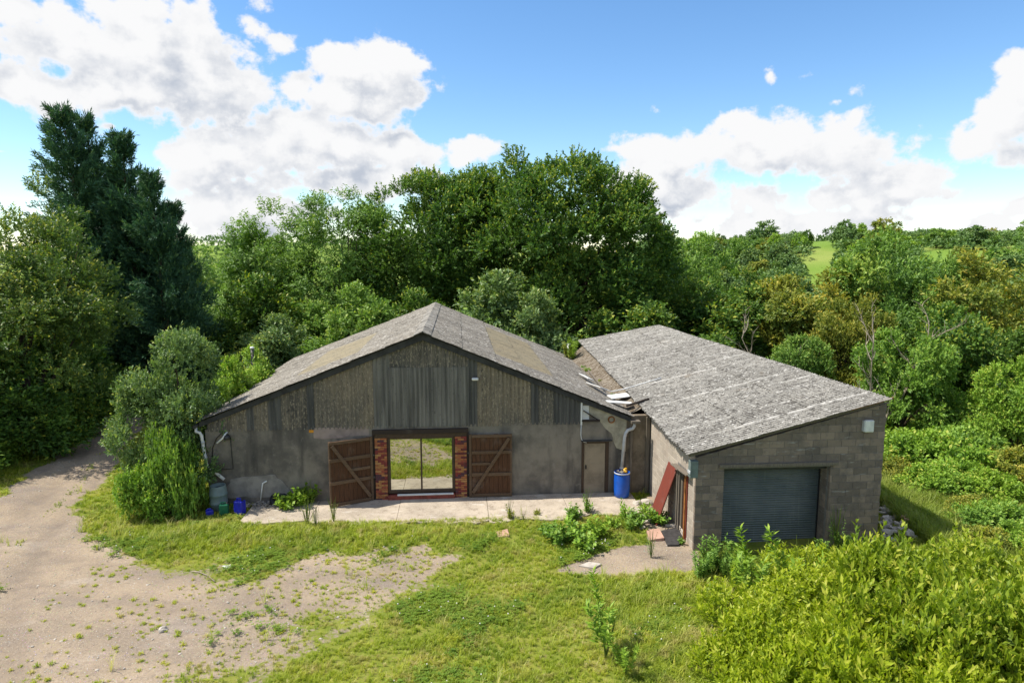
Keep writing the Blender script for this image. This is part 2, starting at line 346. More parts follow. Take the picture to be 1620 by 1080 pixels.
def shutter():
    m = Mat('shutter_slat', .5, .4); co = m.co('World'); n = m.noise(co, 1.2, 5); d = m.mix(m.ss(n, .35, .7), (.095, .115, .115), (.14, .155, .152)); n2 = m.noise(m.co('World', (1, 1, 7)), 3, 5); d = m.mix(m.ss(n2, .55, .75, 0, .5), d, (.055, .075, .08)); n4 = m.noise(m.co('World', (6, 1, .35)), 2.0, 5); d = m.mix(m.ss(n4, .55, .75, 0, .5), d, (.20, .21, .19)); n5 = m.noise(co, 3.0, 5, .7); d = m.mix(m.ss(n5, .62, .74, 0, .5), d, (.13, .10, .07)); m.b.inputs['Metallic'].default_value = .25
    return m.col(d).m
M['shutter'] = shutter()
def concrete():
    m = Mat('apron_concrete', .93, .12); co = m.co('World'); n = m.noise(co, .8, 7, .65); d = m.mix(m.ss(n, .35, .68), (.45, .38, .30), (.31, .26, .205)); n2 = m.noise(co, 3.5, 6, .7); d = m.mix(m.ss(n2, .50, .66, 0, .75), d, (.23, .185, .14)); n3 = m.noise(co, 30, 4, .7); d = m.mix(m.ss(n3, .48, .62, 0, .5), d, (.56, .49, .40))
    n4 = m.noise(m.co('World', (1, 2.5, 1)), 1.3, 4); d = m.mix(m.ss(n4, .6, .72, 0, .5), d, (.62, .58, .52)); return m.col(d).bump(n3, .5, .015).m
M['concrete'] = concrete()
def glassm():
    m = Mat('mirror_glass', .02, .5); m.b.inputs['Metallic'].default_value = 1.0; m.put(m.b, 'Base Color', (.62, .64, .58)); return m.m
M['glass'] = glassm()
def groundm():
    m = Mat('ground_earth', .97, .08); co = m.co('World'); g = m.attr('grass'); fld = m.attr('field')
    n = m.noise(co, .45, 6, .6); d = m.mix(m.ss(n, .35, .66), (.34, .265, .185), (.24, .19, .14)); n1 = m.noise(co, 2.3, 7, .68); d = m.mix(m.ss(n1, .5, .7, 0, .6), d, (.19, .152, .125))
    n6 = m.noise(m.co('World', (.5, 1, 1)), .9, 5, .6); d = m.mix(m.ss(n6, .55, .72, 0, .55), d, (.40, .335, .27)); n7 = m.noise(m.co('World', (.35, 1, 1)), .55, 5, .65); d = m.mix(m.ss(n7, .52, .68, 0, .6), d, (.185, .155, .135))
    f1 = m.noise(co, 14.0, 7, .78); d = m.mix(m.ss(f1, .50, .62, 0, .55), d, (.135, .11, .09)); f2 = m.noise(co, 24.0, 6, .75); d = m.mix(m.ss(f2, .55, .66, 0, .6), d, (.50, .43, .36))
    st = m.voro(co, 16.0); sr = m.voro(co, 16.0, out='Color'); d = m.mix(m.ss(st, .10, .22, .65, 0), d, m.mix(.55, (.52, .46, .40), sr)); st2 = m.voro(co, 45.0); d = m.mix(m.ss(st2, .15, .35, .5, 0), d, (.46, .41, .36))
    d = m.mix(m.math('MULTIPLY', m.attr('rut'), m.ss(m.noise(co, 2.0, 5), .3, .6, .25, .75)), d, (.195, .155, .122))
    nn = m.noise(co, 5.0, 6, .7); cut = m.ss(m.math('ADD', g, m.math('MULTIPLY', m.math('SUBTRACT', nn, .5), 1.3)), .38, .60)
    gn = m.noise(co, 1.5, 5); gc = m.mix(m.ss(gn, .35, .7), (.14, .175, .025), (.21, .22, .04)); gc = m.mix(m.ss(m.noise(co, 9, 5), .5, .7, 0, .6), gc, (.22, .17, .075))
    d = m.mix(cut, d, gc); fc = m.mix(m.ss(m.noise(co, .02, 4), .4, .65), (.15, .24, .04), (.23, .28, .07)); d = m.mix(fld, d, fc)
    h = m.math('ADD', m.math('MULTIPLY', m.ss(st, 0, .35, 1, 0), .6), m.noise(co, 12, 6, .7)); return m.col(d).bump(h, .55, .04).m
M['ground'] = groundm()
def grassm(name, a, b, c, dry=.0):
    m = Mat(name, .5, .3); t = m.attr('tint', 'INSTANCER'); hh = m.attr('hgt'); n = m.noise(m.co('World'), .55, 4); d = m.mix(m.ss(t, 0, .6), a, b); d = m.mix(m.ss(t, .55, 1), d, c); d = m.mix(m.ss(n, .4, .65, 0, .5), d, b)
    d = m.mix(m.math('MULTIPLY', hh, .35), d, c); dn = m.noise(m.co('World'), 1.3, 5, .65); d = m.mix(m.ss(dn, .50, .66, 0, dry), d, (.46, .38, .15)); d = m.mix(m.ss(t, .9, .99, 0, dry), d, (.55, .47, .25)); m.col(d); tr = m.n('ShaderNodeBsdfTranslucent'); m.put(tr, 0, m.mix(1.0, d, (1.2, 1.3, .6), 'MULTIPLY')); ms = m.n('ShaderNodeMixShader'); ms.inputs[0].default_value = .4
    m.t.links.new(m.b.outputs[0], ms.inputs[1]); m.t.links.new(tr.outputs[0], ms.inputs[2]); m.t.links.new(ms.outputs[0], m.t.nodes['Material Output'].inputs[0]); return m.m
M['grass'] = grassm('grass_blades', (.105, .22, .02), (.30, .39, .026), (.53, .50, .07), .7)
M['clover'] = grassm('clover_leaves', (.11, .205, .025), (.175, .275, .03), (.28, .36, .05))
M['straw'] = grassm('tall_straw_grass', (.28, .38, .05), (.43, .48, .08), (.60, .55, .21))
M['herb'] = grassm('rough_herbage', (.12, .21, .03), (.22, .31, .04), (.40, .42, .10), .3)
M['flower'] = plain('white_clover_flower', (.75, .70, .66), .8, .2, .1, 5, bump=0)
LM = {
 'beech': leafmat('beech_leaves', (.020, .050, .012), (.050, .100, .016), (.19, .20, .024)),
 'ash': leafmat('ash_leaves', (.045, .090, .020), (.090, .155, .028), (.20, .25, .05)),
 'holly': leafmat('glossy_olive_leaves', (.028, .058, .016), (.060, .098, .022), (.24, .23, .035), rough=.33),
 'conifer': leafmat('cypress_sprays', (.014, .040, .022), (.028, .070, .034), (.085, .14, .050), trans=.15, gain=2.0, rough=.6),
 'bush': leafmat('grey_green_leaves', (.045, .080, .032), (.082, .128, .044), (.20, .22, .055), rough=.35),
 'laurel': leafmat('lime_laurel_leaves', (.115, .170, .012), (.255, .305, .018), (.48, .44, .05), rough=.36, trans=.45, gain=1.5),
 'laurel2': leafmat('green_laurel_leaves', (.080, .130, .012), (.185, .24, .018), (.44, .42, .05), rough=.36, trans=.42, gain=1.55),
 'bramble': leafmat('bramble_leaves', (.062, .12, .016), (.12, .195, .022), (.24, .28, .045), gain=2.1),
 'nettle': leafmat('weed_leaves', (.052, .105, .018), (.10, .17, .026), (.20, .26, .04), gain=2.0),
 'lime': leafmat('lime_weed_leaves', (.12, .22, .02), (.20, .31, .03), (.33, .38, .06), gain=1.2),
 'olive': leafmat('yellowing_leaves', (.055, .085, .016), (.135, .145, .022), (.31, .19, .030)),
 'far': leafmat('far_leaves', (.040, .075, .026), (.075, .125, .036), (.14, .175, .05), trans=.2),
}

# ------------------------------------------------------------------ terrain
def sst(a, b, x): t = np.clip((x - a) / (b - a), 0, 1); return t * t * (3 - 2 * t)
def height(x, y):
    x = np.asarray(x, float); y = np.asarray(y, float)
    dx = np.maximum(np.maximum(x - 13.5, -140 - x), 0); dy = np.maximum(np.maximum(y - 46, -60 - y), 0); d = np.hypot(dx, dy)
    z = -17 * sst(0, 75, d) - 9 * sst(60, 130, d) + 37 * sst(150, 480, d) - 7 * sst(540, 900, d)
    far = sst(60, 200, d); z = z + far * (8.0 * sn(x, y, 0, .011, 2) + 9 * sst(.3, .75, np.arctan2(x, np.maximum(y, 1))) + 1.6 * sn(x, y, 0, .037, 5))
    near = 1 - sst(5, 40, d); z = z + near * (.05 * sn(x, y, 0, .45, 1) + .025 * sn(x, y, 0, 1.6, 3))
    z = z - .30 * np.exp(-(((x - 8.3) / 2.6) ** 2 + ((y - 18.2) / 1.6) ** 2))
    cx_ = np.interp(y, [6, 12, 15, 20, 23, 26, 33, 40, 52], [-7, -10.5, -13, -15.6, -16.3, -17.3, -20.4, -22.5, -28]); on = sst(9, 12, y) * (1 - sst(50, 54, y))
    for o_ in (-.8, .8): z = z - .06 * on * np.exp(-((x - cx_ - o_ - .1 * sn(y, x, 0, .5, 3)) / .26) ** 2)
    z = z + .02 * near * sn(x, y, 0, 4.3, 8) * sst(-28, -24, x) * (1 - sst(16, 20, x))
    # level by the buildings
    flat = sst(20.4, 21.6, y) * (1 - sst(38, 42, y)) * sst(-11, -9.5, x) * (1 - sst(4.5, 6, x)); z = z * (1 - .9 * flat)
    return z
def pip(x, y, P):
    x = np.asarray(x, float); y = np.asarray(y, float); ins = np.zeros(x.shape, bool); dist = np.full(x.shape, 1e9)
    for i in range(len(P)):
        (ax, ay), (bx, by) = P[i], P[(i + 1) % len(P)]
        c = ((ay > y) != (by > y)) & (x < (bx - ax) * (y - ay) / ((by - ay) if by != ay else 1e-9) + ax); ins ^= c
        t = np.clip(((x - ax) * (bx - ax) + (y - ay) * (by - ay)) / ((bx - ax) ** 2 + (by - ay) ** 2), 0, 1); dist = np.minimum(dist, np.hypot(x - ax - t * (bx - ax), y - ay - t * (by - ay)))
    return np.where(ins, dist, -dist)
TRACK = [un(*q)[:2] for q in [(190, 648), (235, 664), (205, 700), (172, 750), (122, 795), (128, 832), (200, 885), (330, 912), (430, 900), (520, 884), (640, 872), (712, 888), (660, 920), (600, 950), (520, 985), (440, 1030), (360, 1078)]]
TRACK += [(-6.5, 11), (-8, 6), (-30, 6), (-30, 19), un(0, 782)[:2], un(60, 742)[:2], un(130, 700)[:2]] 
TRACK2 = [(-23.5, 36), (-20.6, 33), (-18.2, 34.5), (-20, 40), (-26, 52), (-30, 52)]
PATCH = [[un(*q)[:2] for q in P] for P in ([(880, 902), (930, 880), (985, 862), (1030, 860), (1100, 862), (1108, 895), (1040, 905), (950, 912)], [(640, 868), (668, 856), (690, 866), (672, 878)], [(1004, 800), (1040, 775), (1110, 850), (1105, 880), (1030, 865)], [(596, 896), (620, 886), (640, 893), (615, 903)])]
def grassmask(x, y):
    wd = .35 + 1.25 * sst(-12.5, -8, x) * (1 - sst(19, 20.5, y)); m = 1 - sst(0, 1, (pip(x, y, TRACK) + (.2 + .5 * wd) * sn(x, y, 0, 1.3, 4) + .3 * wd * sn(x, y, 0, 3.7, 2) + wd) / (2 * wd))
    # thin cover on the yard's right-hand half
    thin = sst(-10.5, -3, x) * (1 - sst(16.2, 19.5, y)) * .5 + sst(-6, -3, x) * (1 - sst(13.5, 16, y)) * .2; m = np.maximum(m, thin * (0.75 + .5 * sn(x, y, 0, .9, 6)))
    m = np.minimum(m, 1 - sst(-.4, .6, pip(x, y, TRACK2)) * .85)
    cx_ = np.interp(y, [6, 12, 15, 20, 23, 26, 33, 40, 52], [-7, -10.5, -13, -15.6, -16.3, -17.3, -20.4, -22.5, -28]); m = np.maximum(m, np.exp(-((x - cx_) / .3) ** 2) * .42 * (.6 + .6 * sn(x, y, 0, 1.1, 17)) * sst(13, 16, y) * (1 - sst(30, 34, y)))
    for P in PATCH: m = np.minimum(m, 1 - sst(-.25, .25, pip(x, y, P) + .15 * sn(x, y, 0, 2.6, 2)))
    return np.clip(m, 0, 1)
def rutmask(x, y):
    cx_ = np.interp(y, [6, 12, 15, 20, 23, 26, 33, 40, 52], [-7, -10.5, -13, -15.6, -16.3, -17.3, -20.4, -22.5, -28]); m = 0
    for o_ in (-.8, .8): m = m + np.exp(-((x - cx_ - o_ - .1 * sn(y, x, 0, .5, 3)) / .3) ** 2)
    c2 = np.interp(x, [-16, -12, -8, -4, 0], [19, 17.2, 16.3, 16.6, 17.2])
    for o_ in (-.75, .75): m = m + .8 * np.exp(-((y - c2 - o_) / .28) ** 2) * sst(-16, -13, x) * (1 - sst(-5, -2, x))
    return np.clip(m * (.75 + .4 * sn(x, y, 0, 1.1, 19)), 0, 1)
def axis(lo, a, b, hi, step, g):
    c = list(np.arange(a, b + 1e-6, step)); s = step; q = b
    while q < hi: s *= g; q += s; c.append(q)
    s = step; q = a
    while q > lo: s *= g; q -= s; c.insert(0, q)
    return np.array(c)
xs = axis(-3500, -27, 16, 3500, .3, 1.09); ys = axis(-600, 9, 38, 5000, .3, 1.08)
GX, GY = np.meshgrid(xs, ys); GZ = height(GX, GY)
gv = np.stack([GX.ravel(), GY.ravel(), GZ.ravel()], 1); nx_, ny_ = len(xs), len(ys)
I = (np.arange(ny_ - 1)[:, None] * nx_ + np.arange(nx_ - 1)[None]).ravel()
gf = np.stack([I, I + 1, I + 1 + nx_, I + nx_], 1)
def np_mesh(name, V, Fc, attrs=None, smooth=False):
    me = bpy.data.meshes.new(name); k = Fc.shape[1]
    me.vertices.add(len(V)); me.vertices.foreach_set('co', np.ascontiguousarray(V, np.float32).ravel())
    me.loops.add(Fc.size); me.loops.foreach_set('vertex_index', np.ascontiguousarray(Fc, np.int32).ravel())
    me.polygons.add(len(Fc)); me.polygons.foreach_set('loop_start', np.arange(0, Fc.size, k, dtype=np.int32)); 
    if smooth: me.polygons.foreach_set('use_smooth', np.ones(len(Fc), bool))
    me.update(calc_edges=True)
    for n_, a in (attrs or {}).items():
        at = me.attributes.new(n_, 'FLOAT', 'POINT'); at.data.foreach_set('value', np.ascontiguousarray(a, np.float32).ravel())
    me.validate(); return me
fieldm = sst(60, 130, np.hypot(np.maximum(GX - 13.5, 0), np.maximum(GY - 46, 0)))
ground = ob('ground', np_mesh('ground', gv, gf, {'rut': rutmask(GX, GY).ravel(), 'grass': grassmask(GX, GY).ravel(), 'field': fieldm.ravel()}, True), None, M['ground']); tag(ground, kind='structure')

# ------------------------------------------------------------------ corrugated sheets on a ruled surface
def ruled(FL, FH, BL, BH):
    FL, FH, BL, BH = map(lambda p: np.array(p, float), (FL, FH, BL, BH))
    def P(s, t): return (1 - t) * ((1 - s) * FL + s * FH) + t * ((1 - s) * BL + s * BH)
    return P
def sheet_mesh(P, s0, s1, t0, t1, length, amp=.026, pitch=.146, lift0=0.0, lift1=0.0, seg=5, nr=2, ragged=0.0, thick=.009):
    n = max(4, int(round((t1 - t0) * length / pitch * seg))); v = []; f = []
    nrm = np.cross(P(1, .5) - P(0, .5), P(.5, 1) - P(.5, 0)); nrm /= np.linalg.norm(nrm)
    if nrm[2] < 0: nrm = -nrm
    rag = [random.uniform(-1, 1) * ragged for _ in range(n + 1)]
    for i in range(nr):
        a = i / (nr - 1); s = s0 + (s1 - s0) * a; lf = lift0 + (lift1 - lift0) * a
        for j in range(n + 1):
            t = t0 + (t1 - t0) * j / n; ss_ = s + (rag[j] if i == 0 else 0)
            v.append(P(ss_, t) + nrm * (amp * math.sin(2 * math.pi * t * length / pitch) + lf))
    for i in range(nr - 1):
        for j in range(n): k = i * (n + 1) + j; f.append((k, k + 1, k + n + 2, k + n + 1))
    m0 = len(v); e0 = v[:n + 1]; v += e0 + [p - nrm * thick for p in e0]          # lower edge thickness
    for j in range(n): f.append((m0 + j + 1, m0 + j, m0 + n + 1 + j, m0 + n + 2 + j))
    me = mesh('sheet', v, f)
    js = [j for i in range(nr) for j in range(n + 1)] + list(range(n + 1)) * 2
    for nm_, fn in (('vt', lambda j: (t0 + (t1 - t0) * j / n) * length), ('et', lambda j: j / n + (.3 if t0 == 0 else 0))):
        at = me.attributes.new(nm_, 'FLOAT', 'POINT')
        for q_, j in enumerate(js): at.data[q_].value = fn(j)
    for p in me.polygons[:n * (nr - 1)]: p.use_smooth = True
    return me

# ------------------------------------------------------------------ barn (local u along front, v back, z up)
PHI = R(4.649); BARN = empty('barn', (-11.12, 22.61, 0), PHI)
tag(BARN, 'wide grey barn with corrugated gable, rendered front and open wooden doors', 'barn')
def Bw(u, v, z=0): c, s = math.cos(PHI), math.sin(PHI); return (-11.12 + u * c - v * s, 22.61 + u * s + v * c, z)
EL_, RD, ER = (.125, 3.09), (7.98, 6.14), (15.6, 2.96); V0, V1 = -.28, 13.7
def roofz(u): return EL_[1] + (u - EL_[0]) / (RD[0] - EL_[0]) * (RD[1] - EL_[1]) if u < RD[0] else RD[1] + (u - RD[0]) / (ER[0] - RD[0]) * (ER[1] - RD[1])
# front wall in butted pieces
WT = .28
pieces = [((.32, 0, -.3), (6.2, WT, 2.76)), ((6.2, 0, 2.62), (9.5, WT, 2.76)), ((9.5, 0, -.3), (13.74, WT, 2.76)), ((13.74, 0, 2.02), (14.76, WT, 2.76)), ((14.76, 0, -.3), (15.42, WT, 2.76))]
boxes('front_wall', pieces, M['render'], BARN)
box('threshold_base', (6.2, .0, -.3), (9.5, WT, -.002), M['mortar'], BARN)
box('side_wall', (.32, WT, -.3), (.32 + WT, 13.4, 2.95), M['render'], BARN)
box('side_wall', (15.1, WT, -.3), (15.1 + WT, 13.4, 2.85), M['render'], BARN)
prism('back_wall', [(.6, -.3), (15.1, -.3), (15.1, 3.05), (7.98, 6.02), (.6, 3.15)], 13.12, 13.4, M['render'], BARN)
prism('gable_backing', [(.34, 2.762), (15.4, 2.762), (15.4, 2.86), (7.98, 5.92), (.34, 3.0)], .10, .2, M['verge'], BARN)
prism('rendered_gable_end', [(13.7, 2.762), (15.42, 2.762), (15.42, 2.9), (13.7, 3.6)], .02, .098, M['render'], BARN)
prism('cream_render_patch', [(14.02, 3.44), (14.02, 3.0), (14.35, 2.86), (14.62, 2.5), (14.86, 2.3), (14.94, 1.98), (15.05, 1.75), (15.41, 1.6), (15.41, 2.9), (14.8, 3.14)], -.012, .018, M['cream'], BARN)
box('gable_vent', (13.76, -.018, 2.86), (14.0, .019, 3.38), M['paleboard'], BARN)
box('vent_shelf', (13.72, -.10, 2.80), (14.40, -.013, 2.845), M['beam'], BARN)
bar('vent_brace', (13.78, -.05, 3.2), (14.32, -.05, 2.85), .035, .03, M['beam'], BARN)
ring = lathe('broken_vent_ring', [(.10, 0), (.13, 0), (.13, .06), (.09, .06)], M['rust'], BARN, 16); ring.rotation_euler = (R(90), 0, 0); ring.location = (14.83, -.012, 2.84)
# link wall towards the block garage
box('link_wall', (15.42, .03, -.3), (16.36, WT, 2.95), M['brownwall'], BARN)
box('link_post', (16.16, -.05, -.2), (16.30, .028, 2.9), M['greytimber'], BARN, .008)
box('link_post', (15.56, -.03, -.1), (15.66, .028, 2.72), M['greytimber'], BARN, .008)
# plaster and cement patches with their own outline
def blob(name, cx, cz, rx, rz, v0, v1, mat, seed, n=26, amp=.16):
    r = random.Random(seed); ph = [r.uniform(0, 6.3) for _ in range(4)]
    poly = []
    for i in range(n):
        a = 2 * math.pi * i / n; k = 1 + amp * (math.sin(2 * a + ph[0]) * .6 + math.sin(3 * a + ph[1]) * .6 + math.sin(5 * a + ph[2]) * .4 + math.sin(9 * a + ph[3]) * .25)
        e = .6; poly.append((cx + rx * k * math.copysign(abs(math.cos(a)) ** e, math.cos(a)), cz + rz * k * math.copysign(abs(math.sin(a)) ** e, math.sin(a))))
    return prism(name, poly, v0, v1, mat, BARN)
blob('cement_patch', 1.98, .62, .98, .44, -.022, -.001, M['cement'], 3, 40)
prism('plaster_strip', [(4.05, 2.75), (4.05, 2.38), (4.35, 2.33), (5.0, 2.36), (5.3, 2.42), (6.0, 2.44), (6.0, 2.75)], -.012, -.001, M['pinkplaster'], BARN)
box('orange_label', (3.9, -.02, 2.58), (4.06, -.001, 2.68), M['orange'], BARN)
tube('wall_cable', [(1.18, -.03, 2.5), (1.19, -.03, 1.9), (1.21, -.03, 1.33), (.75, -.03, 1.31)], .012, M['blackp'], BARN, 6)
tube('wall_cable', [(.95, -.03, 2.7), (.7, -.035, 2.45), (.55, -.03, 2.1), (.5, -.03, 1.6)], .014, M['blackp'], BARN, 6)
lp = tube('lamp_arm', [(1.08, -.01, 2.66), (1.04, -.12, 2.62), (.98, -.2, 2.5), (.78, -.22, 2.33)], .03, M['white'], BARN, 8)
bl = lathe('lamp_head', [(.0, 0), (.1, .02), (.12, .1), (.08, .16), (0, .17)], M['darkmetal'], BARN, 14); bl.location = (1.1, -.14, 2.42)
# corrugated gable cladding, one sheet per column
EDG = [(.42, 'clad'), (1.1, 'clad'), (1.76, 'claddark'), (1.99, 'clad'), (2.5, 'claddark'), (2.93, 'clad'), (3.87, 'claddark'), (4.08, 'clad'), (5.09, 'clad'), (6.16, 'clad2'), (6.76, 'mid'), (7.69, 'mid'), (8.62, 'mid'), (9.56, 'claddark'), (9.9, 'clad'), (10.75, 'clad'), (11.85, 'claddark'), (12.1, 'clad'), (12.68, 'claddark'), (13.67, None)]
def clad(name, u0, u1, z0, ztop, vv, mat, amp=.022, pitch=.146, cap=None):
    n = int((u1 - u0) / pitch * 6); v, f = [], []
    for j in range(n + 1):
        u = u0 + (u1 - u0) * j / n; y = vv + amp * math.sin(2 * math.pi * u / pitch); zt = ztop(u) if cap is None else min(cap, ztop(u))
        v += [(u, y, z0 + .012 * math.sin(u * 31)), (u, y, zt)]
    for j in range(n): f.append((2 * j, 2 * j + 2, 2 * j + 3, 2 * j + 1))
    me = mesh('sheet', v, f)
    for p in me.polygons: p.use_smooth = True
    return ob(name, me, BARN, mat)
for i in range(len(EDG) - 1):
    u0, u1, kind_ = EDG[i][0], EDG[i + 1][0], EDG[i][1]; top = lambda u: roofz(u) - .13
    if kind_ == 'mid':
        clad('cladding_sheet', u0, u1 + .03, 4.80, top, .005, M['clad']); clad('cladding_sheet', u0, u1 + .03, 2.72, top, -.045 + .006 * (i % 2), M['clad2'], cap=4.88, amp=.028)
    else: clad('cladding_sheet', u0, u1 + .03, 2.70 + random.uniform(-.015, .015), top, -.016 + .016 * (i % 2), M[kind_], amp=.026)
box('corner_trim', (13.68, -.07, 2.66), (13.74, .015, 3.52), M['white'], BARN, .004)
tube('white_conduit', [(13.71, -.03, 2.66), (13.70, -.03, 2.3), (13.72, -.04, 2.13), (13.8, -.04, 2.02), (13.92, -.03, 1.98)], .016, M['white'], BARN, 8)
fl = box('security_lamp', (9.70, -.24, 4.41), (9.94, -.06, 4.50), M['white'], BARN, .03); box('bracket', (9.78, -.08, 4.42), (9.86, .0, 4.52), M['darkmetal'], fl)
# roof sheets
rows_r = [7.98, 9.25, 10.52, 11.63, 12.82, 14.2, 15.6]; rows_l = [7.98, 6.75, 5.55, 4.4, 3.2, 1.75, .125]
NC = 13; LEN = V1 - V0
PL = ruled((EL_[0], V0, EL_[1]), (RD[0], V0, RD[1]), (EL_[0] - .05, V1, EL_[1]), (RD[0], V1, RD[1])); PR = ruled((ER[0], V0, ER[1]), (RD[0], V0, RD[1]), (ER[0], V1, ER[1] + .02), (RD[0], V1, RD[1]))
for side in (0, 1):
    P = PR if side else PL; rows = rows_r if side else rows_l; e = ER[0] if side else EL_[0]
    for r in range(6):
        s_hi = (rows[r] - e) / (RD[0] - e); s_lo = (rows[r + 1] - e) / (RD[0] - e)
        for c in range(NC):
            t0, t1 = c / NC, (c + 1) / NC + .006; va = V0 + LEN * (c + .5) / NC
            sky_ = r in (2, 3) and 1.5 < va < (11.2 if side else 8.5)
            me = sheet_mesh(P, max(s_lo - .012, -.001), s_hi + .004, t0, t1, LEN, lift0=.028 + random.uniform(0, .008), lift1=.008, seg=4, ragged=.004)
            ob('rooflight_sheet' if sky_ else 'roof_sheet', me, BARN, M['tan'] if sky_ else M['roof'])
ncap = 10
for c in range(ncap):
    a, b = V0 - .03 + LEN * c / ncap, V0 + LEN * (c + 1) / ncap + .04; k = .012 * (c % 2); hw, dp = .30, .125
    v = []
    for y in (a, b):
        v += [(RD[0] - hw, y, RD[1] - dp + .06 + k), (RD[0] - .09, y, RD[1] + .025 + k), (RD[0], y, RD[1] + .07 + k), (RD[0] + .09, y, RD[1] + .025 + k), (RD[0] + hw, y, RD[1] - dp + .06 + k)]
    v += [(x, y, z - .02) for x, y, z in v]
    f = [(i, i + 1, i + 6, i + 5) for i in range(4)] + [(10 + i + 5, 10 + i + 6, 10 + i + 1, 10 + i) for i in range(4)] + [(i + 1, i, i + 10, i + 11) for i in range(4)] + [(i, i + 1, i + 11, i + 10) for i in range(5, 9)] + [(0, 5, 15, 10), (9, 4, 14, 19)]
    ob('ridge_cap', mesh('cap', v, f), BARN, M['roof'])
# verge boards under the roof edge
def verge(e, name):
    x0_, z0_ = e; x1_, z1_ = RD; dpt = .24
    prism(name, [(x0_, z0_ - .035), (x1_, z1_ - .035), (x1_, z1_ - .035 - dpt), (x0_, z0_ - .035 - dpt * .75)], -.115, -.075, M['verge'], BARN)
verge((EL_[0] + .05, EL_[1] + .01), 'verge_board'); verge((ER[0] - .05, ER[1] + .01), 'verge_board')
# lintel, piers, step, glazed doors
box('lintel', (6.12, -.13, 2.48), (9.56, .10, 2.64), M['beam'], BARN, .008); box('lintel_board', (6.2, -.06, 2.33), (9.5, .08, 2.478), M['dframe'], BARN, .006)
bme = bevel(mesh('brick', boxv((-.105, -.05, -.0325), (.105, .05, .0325)), BF), .004); bme.materials.append(M['brick'])
bmh = bevel(mesh('half_brick', boxv((-.0475, -.05, -.0325), (.0475, .05, .0325)), BF), .004); bmh.materials.append(M['brick'])
for (pu0, pu1, nm) in ((6.2, 6.63, 'brick_pier'), (9.07, 9.50, 'brick_pier')):
    pier = box(nm, (pu0 + .005, -.055, -.05), (pu1 - .005, .2, 2.328), M['mortar'], BARN)
    for k in range(31):
        z = .02 + .075 * k + .0325
        us = [(pu0 + .1075, bme), (pu0 + .3225, bme)] if k % 2 == 0 else [(pu0 + .05, bmh), (pu0 + .215, bme), (pu0 + .38, bmh)]
        for u, me in us: o = ob('brick', me, pier); o.location = (u, -.02 - random.uniform(0.016, .022), z)
step = box('red_step', (6.64, -.16, -.02), (9.06, .1, .2), M['redstep'], BARN, .01); box('sill_strip', (6.98, -.19, .202), (9.0, -.1, .25), M['paleboard'], step, .004)
gd = boxes('glazed_door', [((6.64, -.02, .25), (6.74, .07, 2.33)), ((8.96, -.02, .25), (9.06, .07, 2.33)), ((6.74, -.02, .25), (8.96, .07, .36)), ((6.74, -.02, 2.27), (8.96, .07, 2.33)), ((7.82, -.025, .36), (7.88, .065, 2.27))], M['dframe'], BARN)
for k_, (a_, b_) in enumerate(((6.74, 7.82), (7.88, 8.96))): gp_ = box('glass_pane', (a_, .02, .36), (b_, .03, 2.27), M['glass'], gd)
for uu in (6.70, 9.0): box('door_handle', (uu - .012, -.06, 1.35), (uu + .012, -.021, 1.47), M['darkmetal'], gd)
# timber doors: built lying along +x from the hinge, outside face towards -y
def timber_door(hinge, ang, wd, mirror):
    z0, z1 = .06, 2.42; s = -1 if mirror else 1
    X = lambda a: s * a
    def bx(name, x0, x1, y0, y1, za, zb, mat, par, bv=.006):
        a, b = sorted((X(x0), X(x1))); return box(name, (a, y0, za), (b, y1, zb), mat, par, bv)
    d = bx('timber_door', 0.0, .09, -.035, .035, z0, z1, M['railwood'], BARN); d.location = hinge; d.rotation_euler = (0, 0, ang)
    n = 9; pw = (wd - .1) / n
    for i in range(n): bx('plank', .095 + i * pw, .095 + (i + 1) * pw - .008, 0.0, .026, z0 + random.uniform(0, .04), z1 - random.uniform(0, .03), M['doorwood'], d, .004)
    for za, zb, x0_, x1_ in ((2.30, 2.41, .1, wd), (1.68, 1.80, .1, wd), (1.27, 1.36, .1, wd * .52), (.86, .98, .1, wd), (.07, .19, .1, wd)):
        r_ = bx('rail', x0_, x1_, -.045, -.002, za + random.uniform(-.01, .01), zb, M['railwood'], d)
    bar('brace', (X(.13), -.068, .24), (X(wd - .1), -.068, 2.28), .12, .04, M['railwood'], d, (0, 1, 0), .005)
    bx('edge_post', wd - .06, wd, -.002, .05, z0, z1, M['railwood'], d); 
    for zz in (1.74, .92): bx('hinge_strap', -.05, .02, -.06, -.046, zz - .03, zz + .03, M['darkmetal'], d, 0)
    return d
d1 = timber_door((6.12, -.10, 0), R(24.7), 1.56, True)
d2 = timber_door((9.58, -.12, 0), R(-1.0), 1.56, False)
box('door_post', (6.125, -.06, -.05), (6.195, .02, 2.48), M['beam'], BARN, .005); box('door_post', (9.505, -.06, -.05), (9.57, .02, 2.48), M['beam'], BARN, .005)
# personnel door
pf = boxes('door_frame', [((13.74, -.03, -.02), (13.83, .06, 2.02)), ((14.64, -.03, -.02), (14.76, .06, 2.02)), ((13.83, -.03, 1.95), (14.64, .06, 2.02))], M['dframe'], BARN)
pd = box('plywood_door', (13.84, .0, .02), (14.63, .04, 1.94), M['ply'], BARN, .004); box('batten', (13.86, -.006, 1.15), (14.61, -.0005, 1.18), M['ply'], pd); box('door_handle', (13.88, -.05, .98), (13.93, -.0005, 1.12), M['blackp'], pd, .004)
box('door_hood', (13.72, -.10, 2.03), (14.86, -.001, 2.08), M['verge'], BARN, .004)
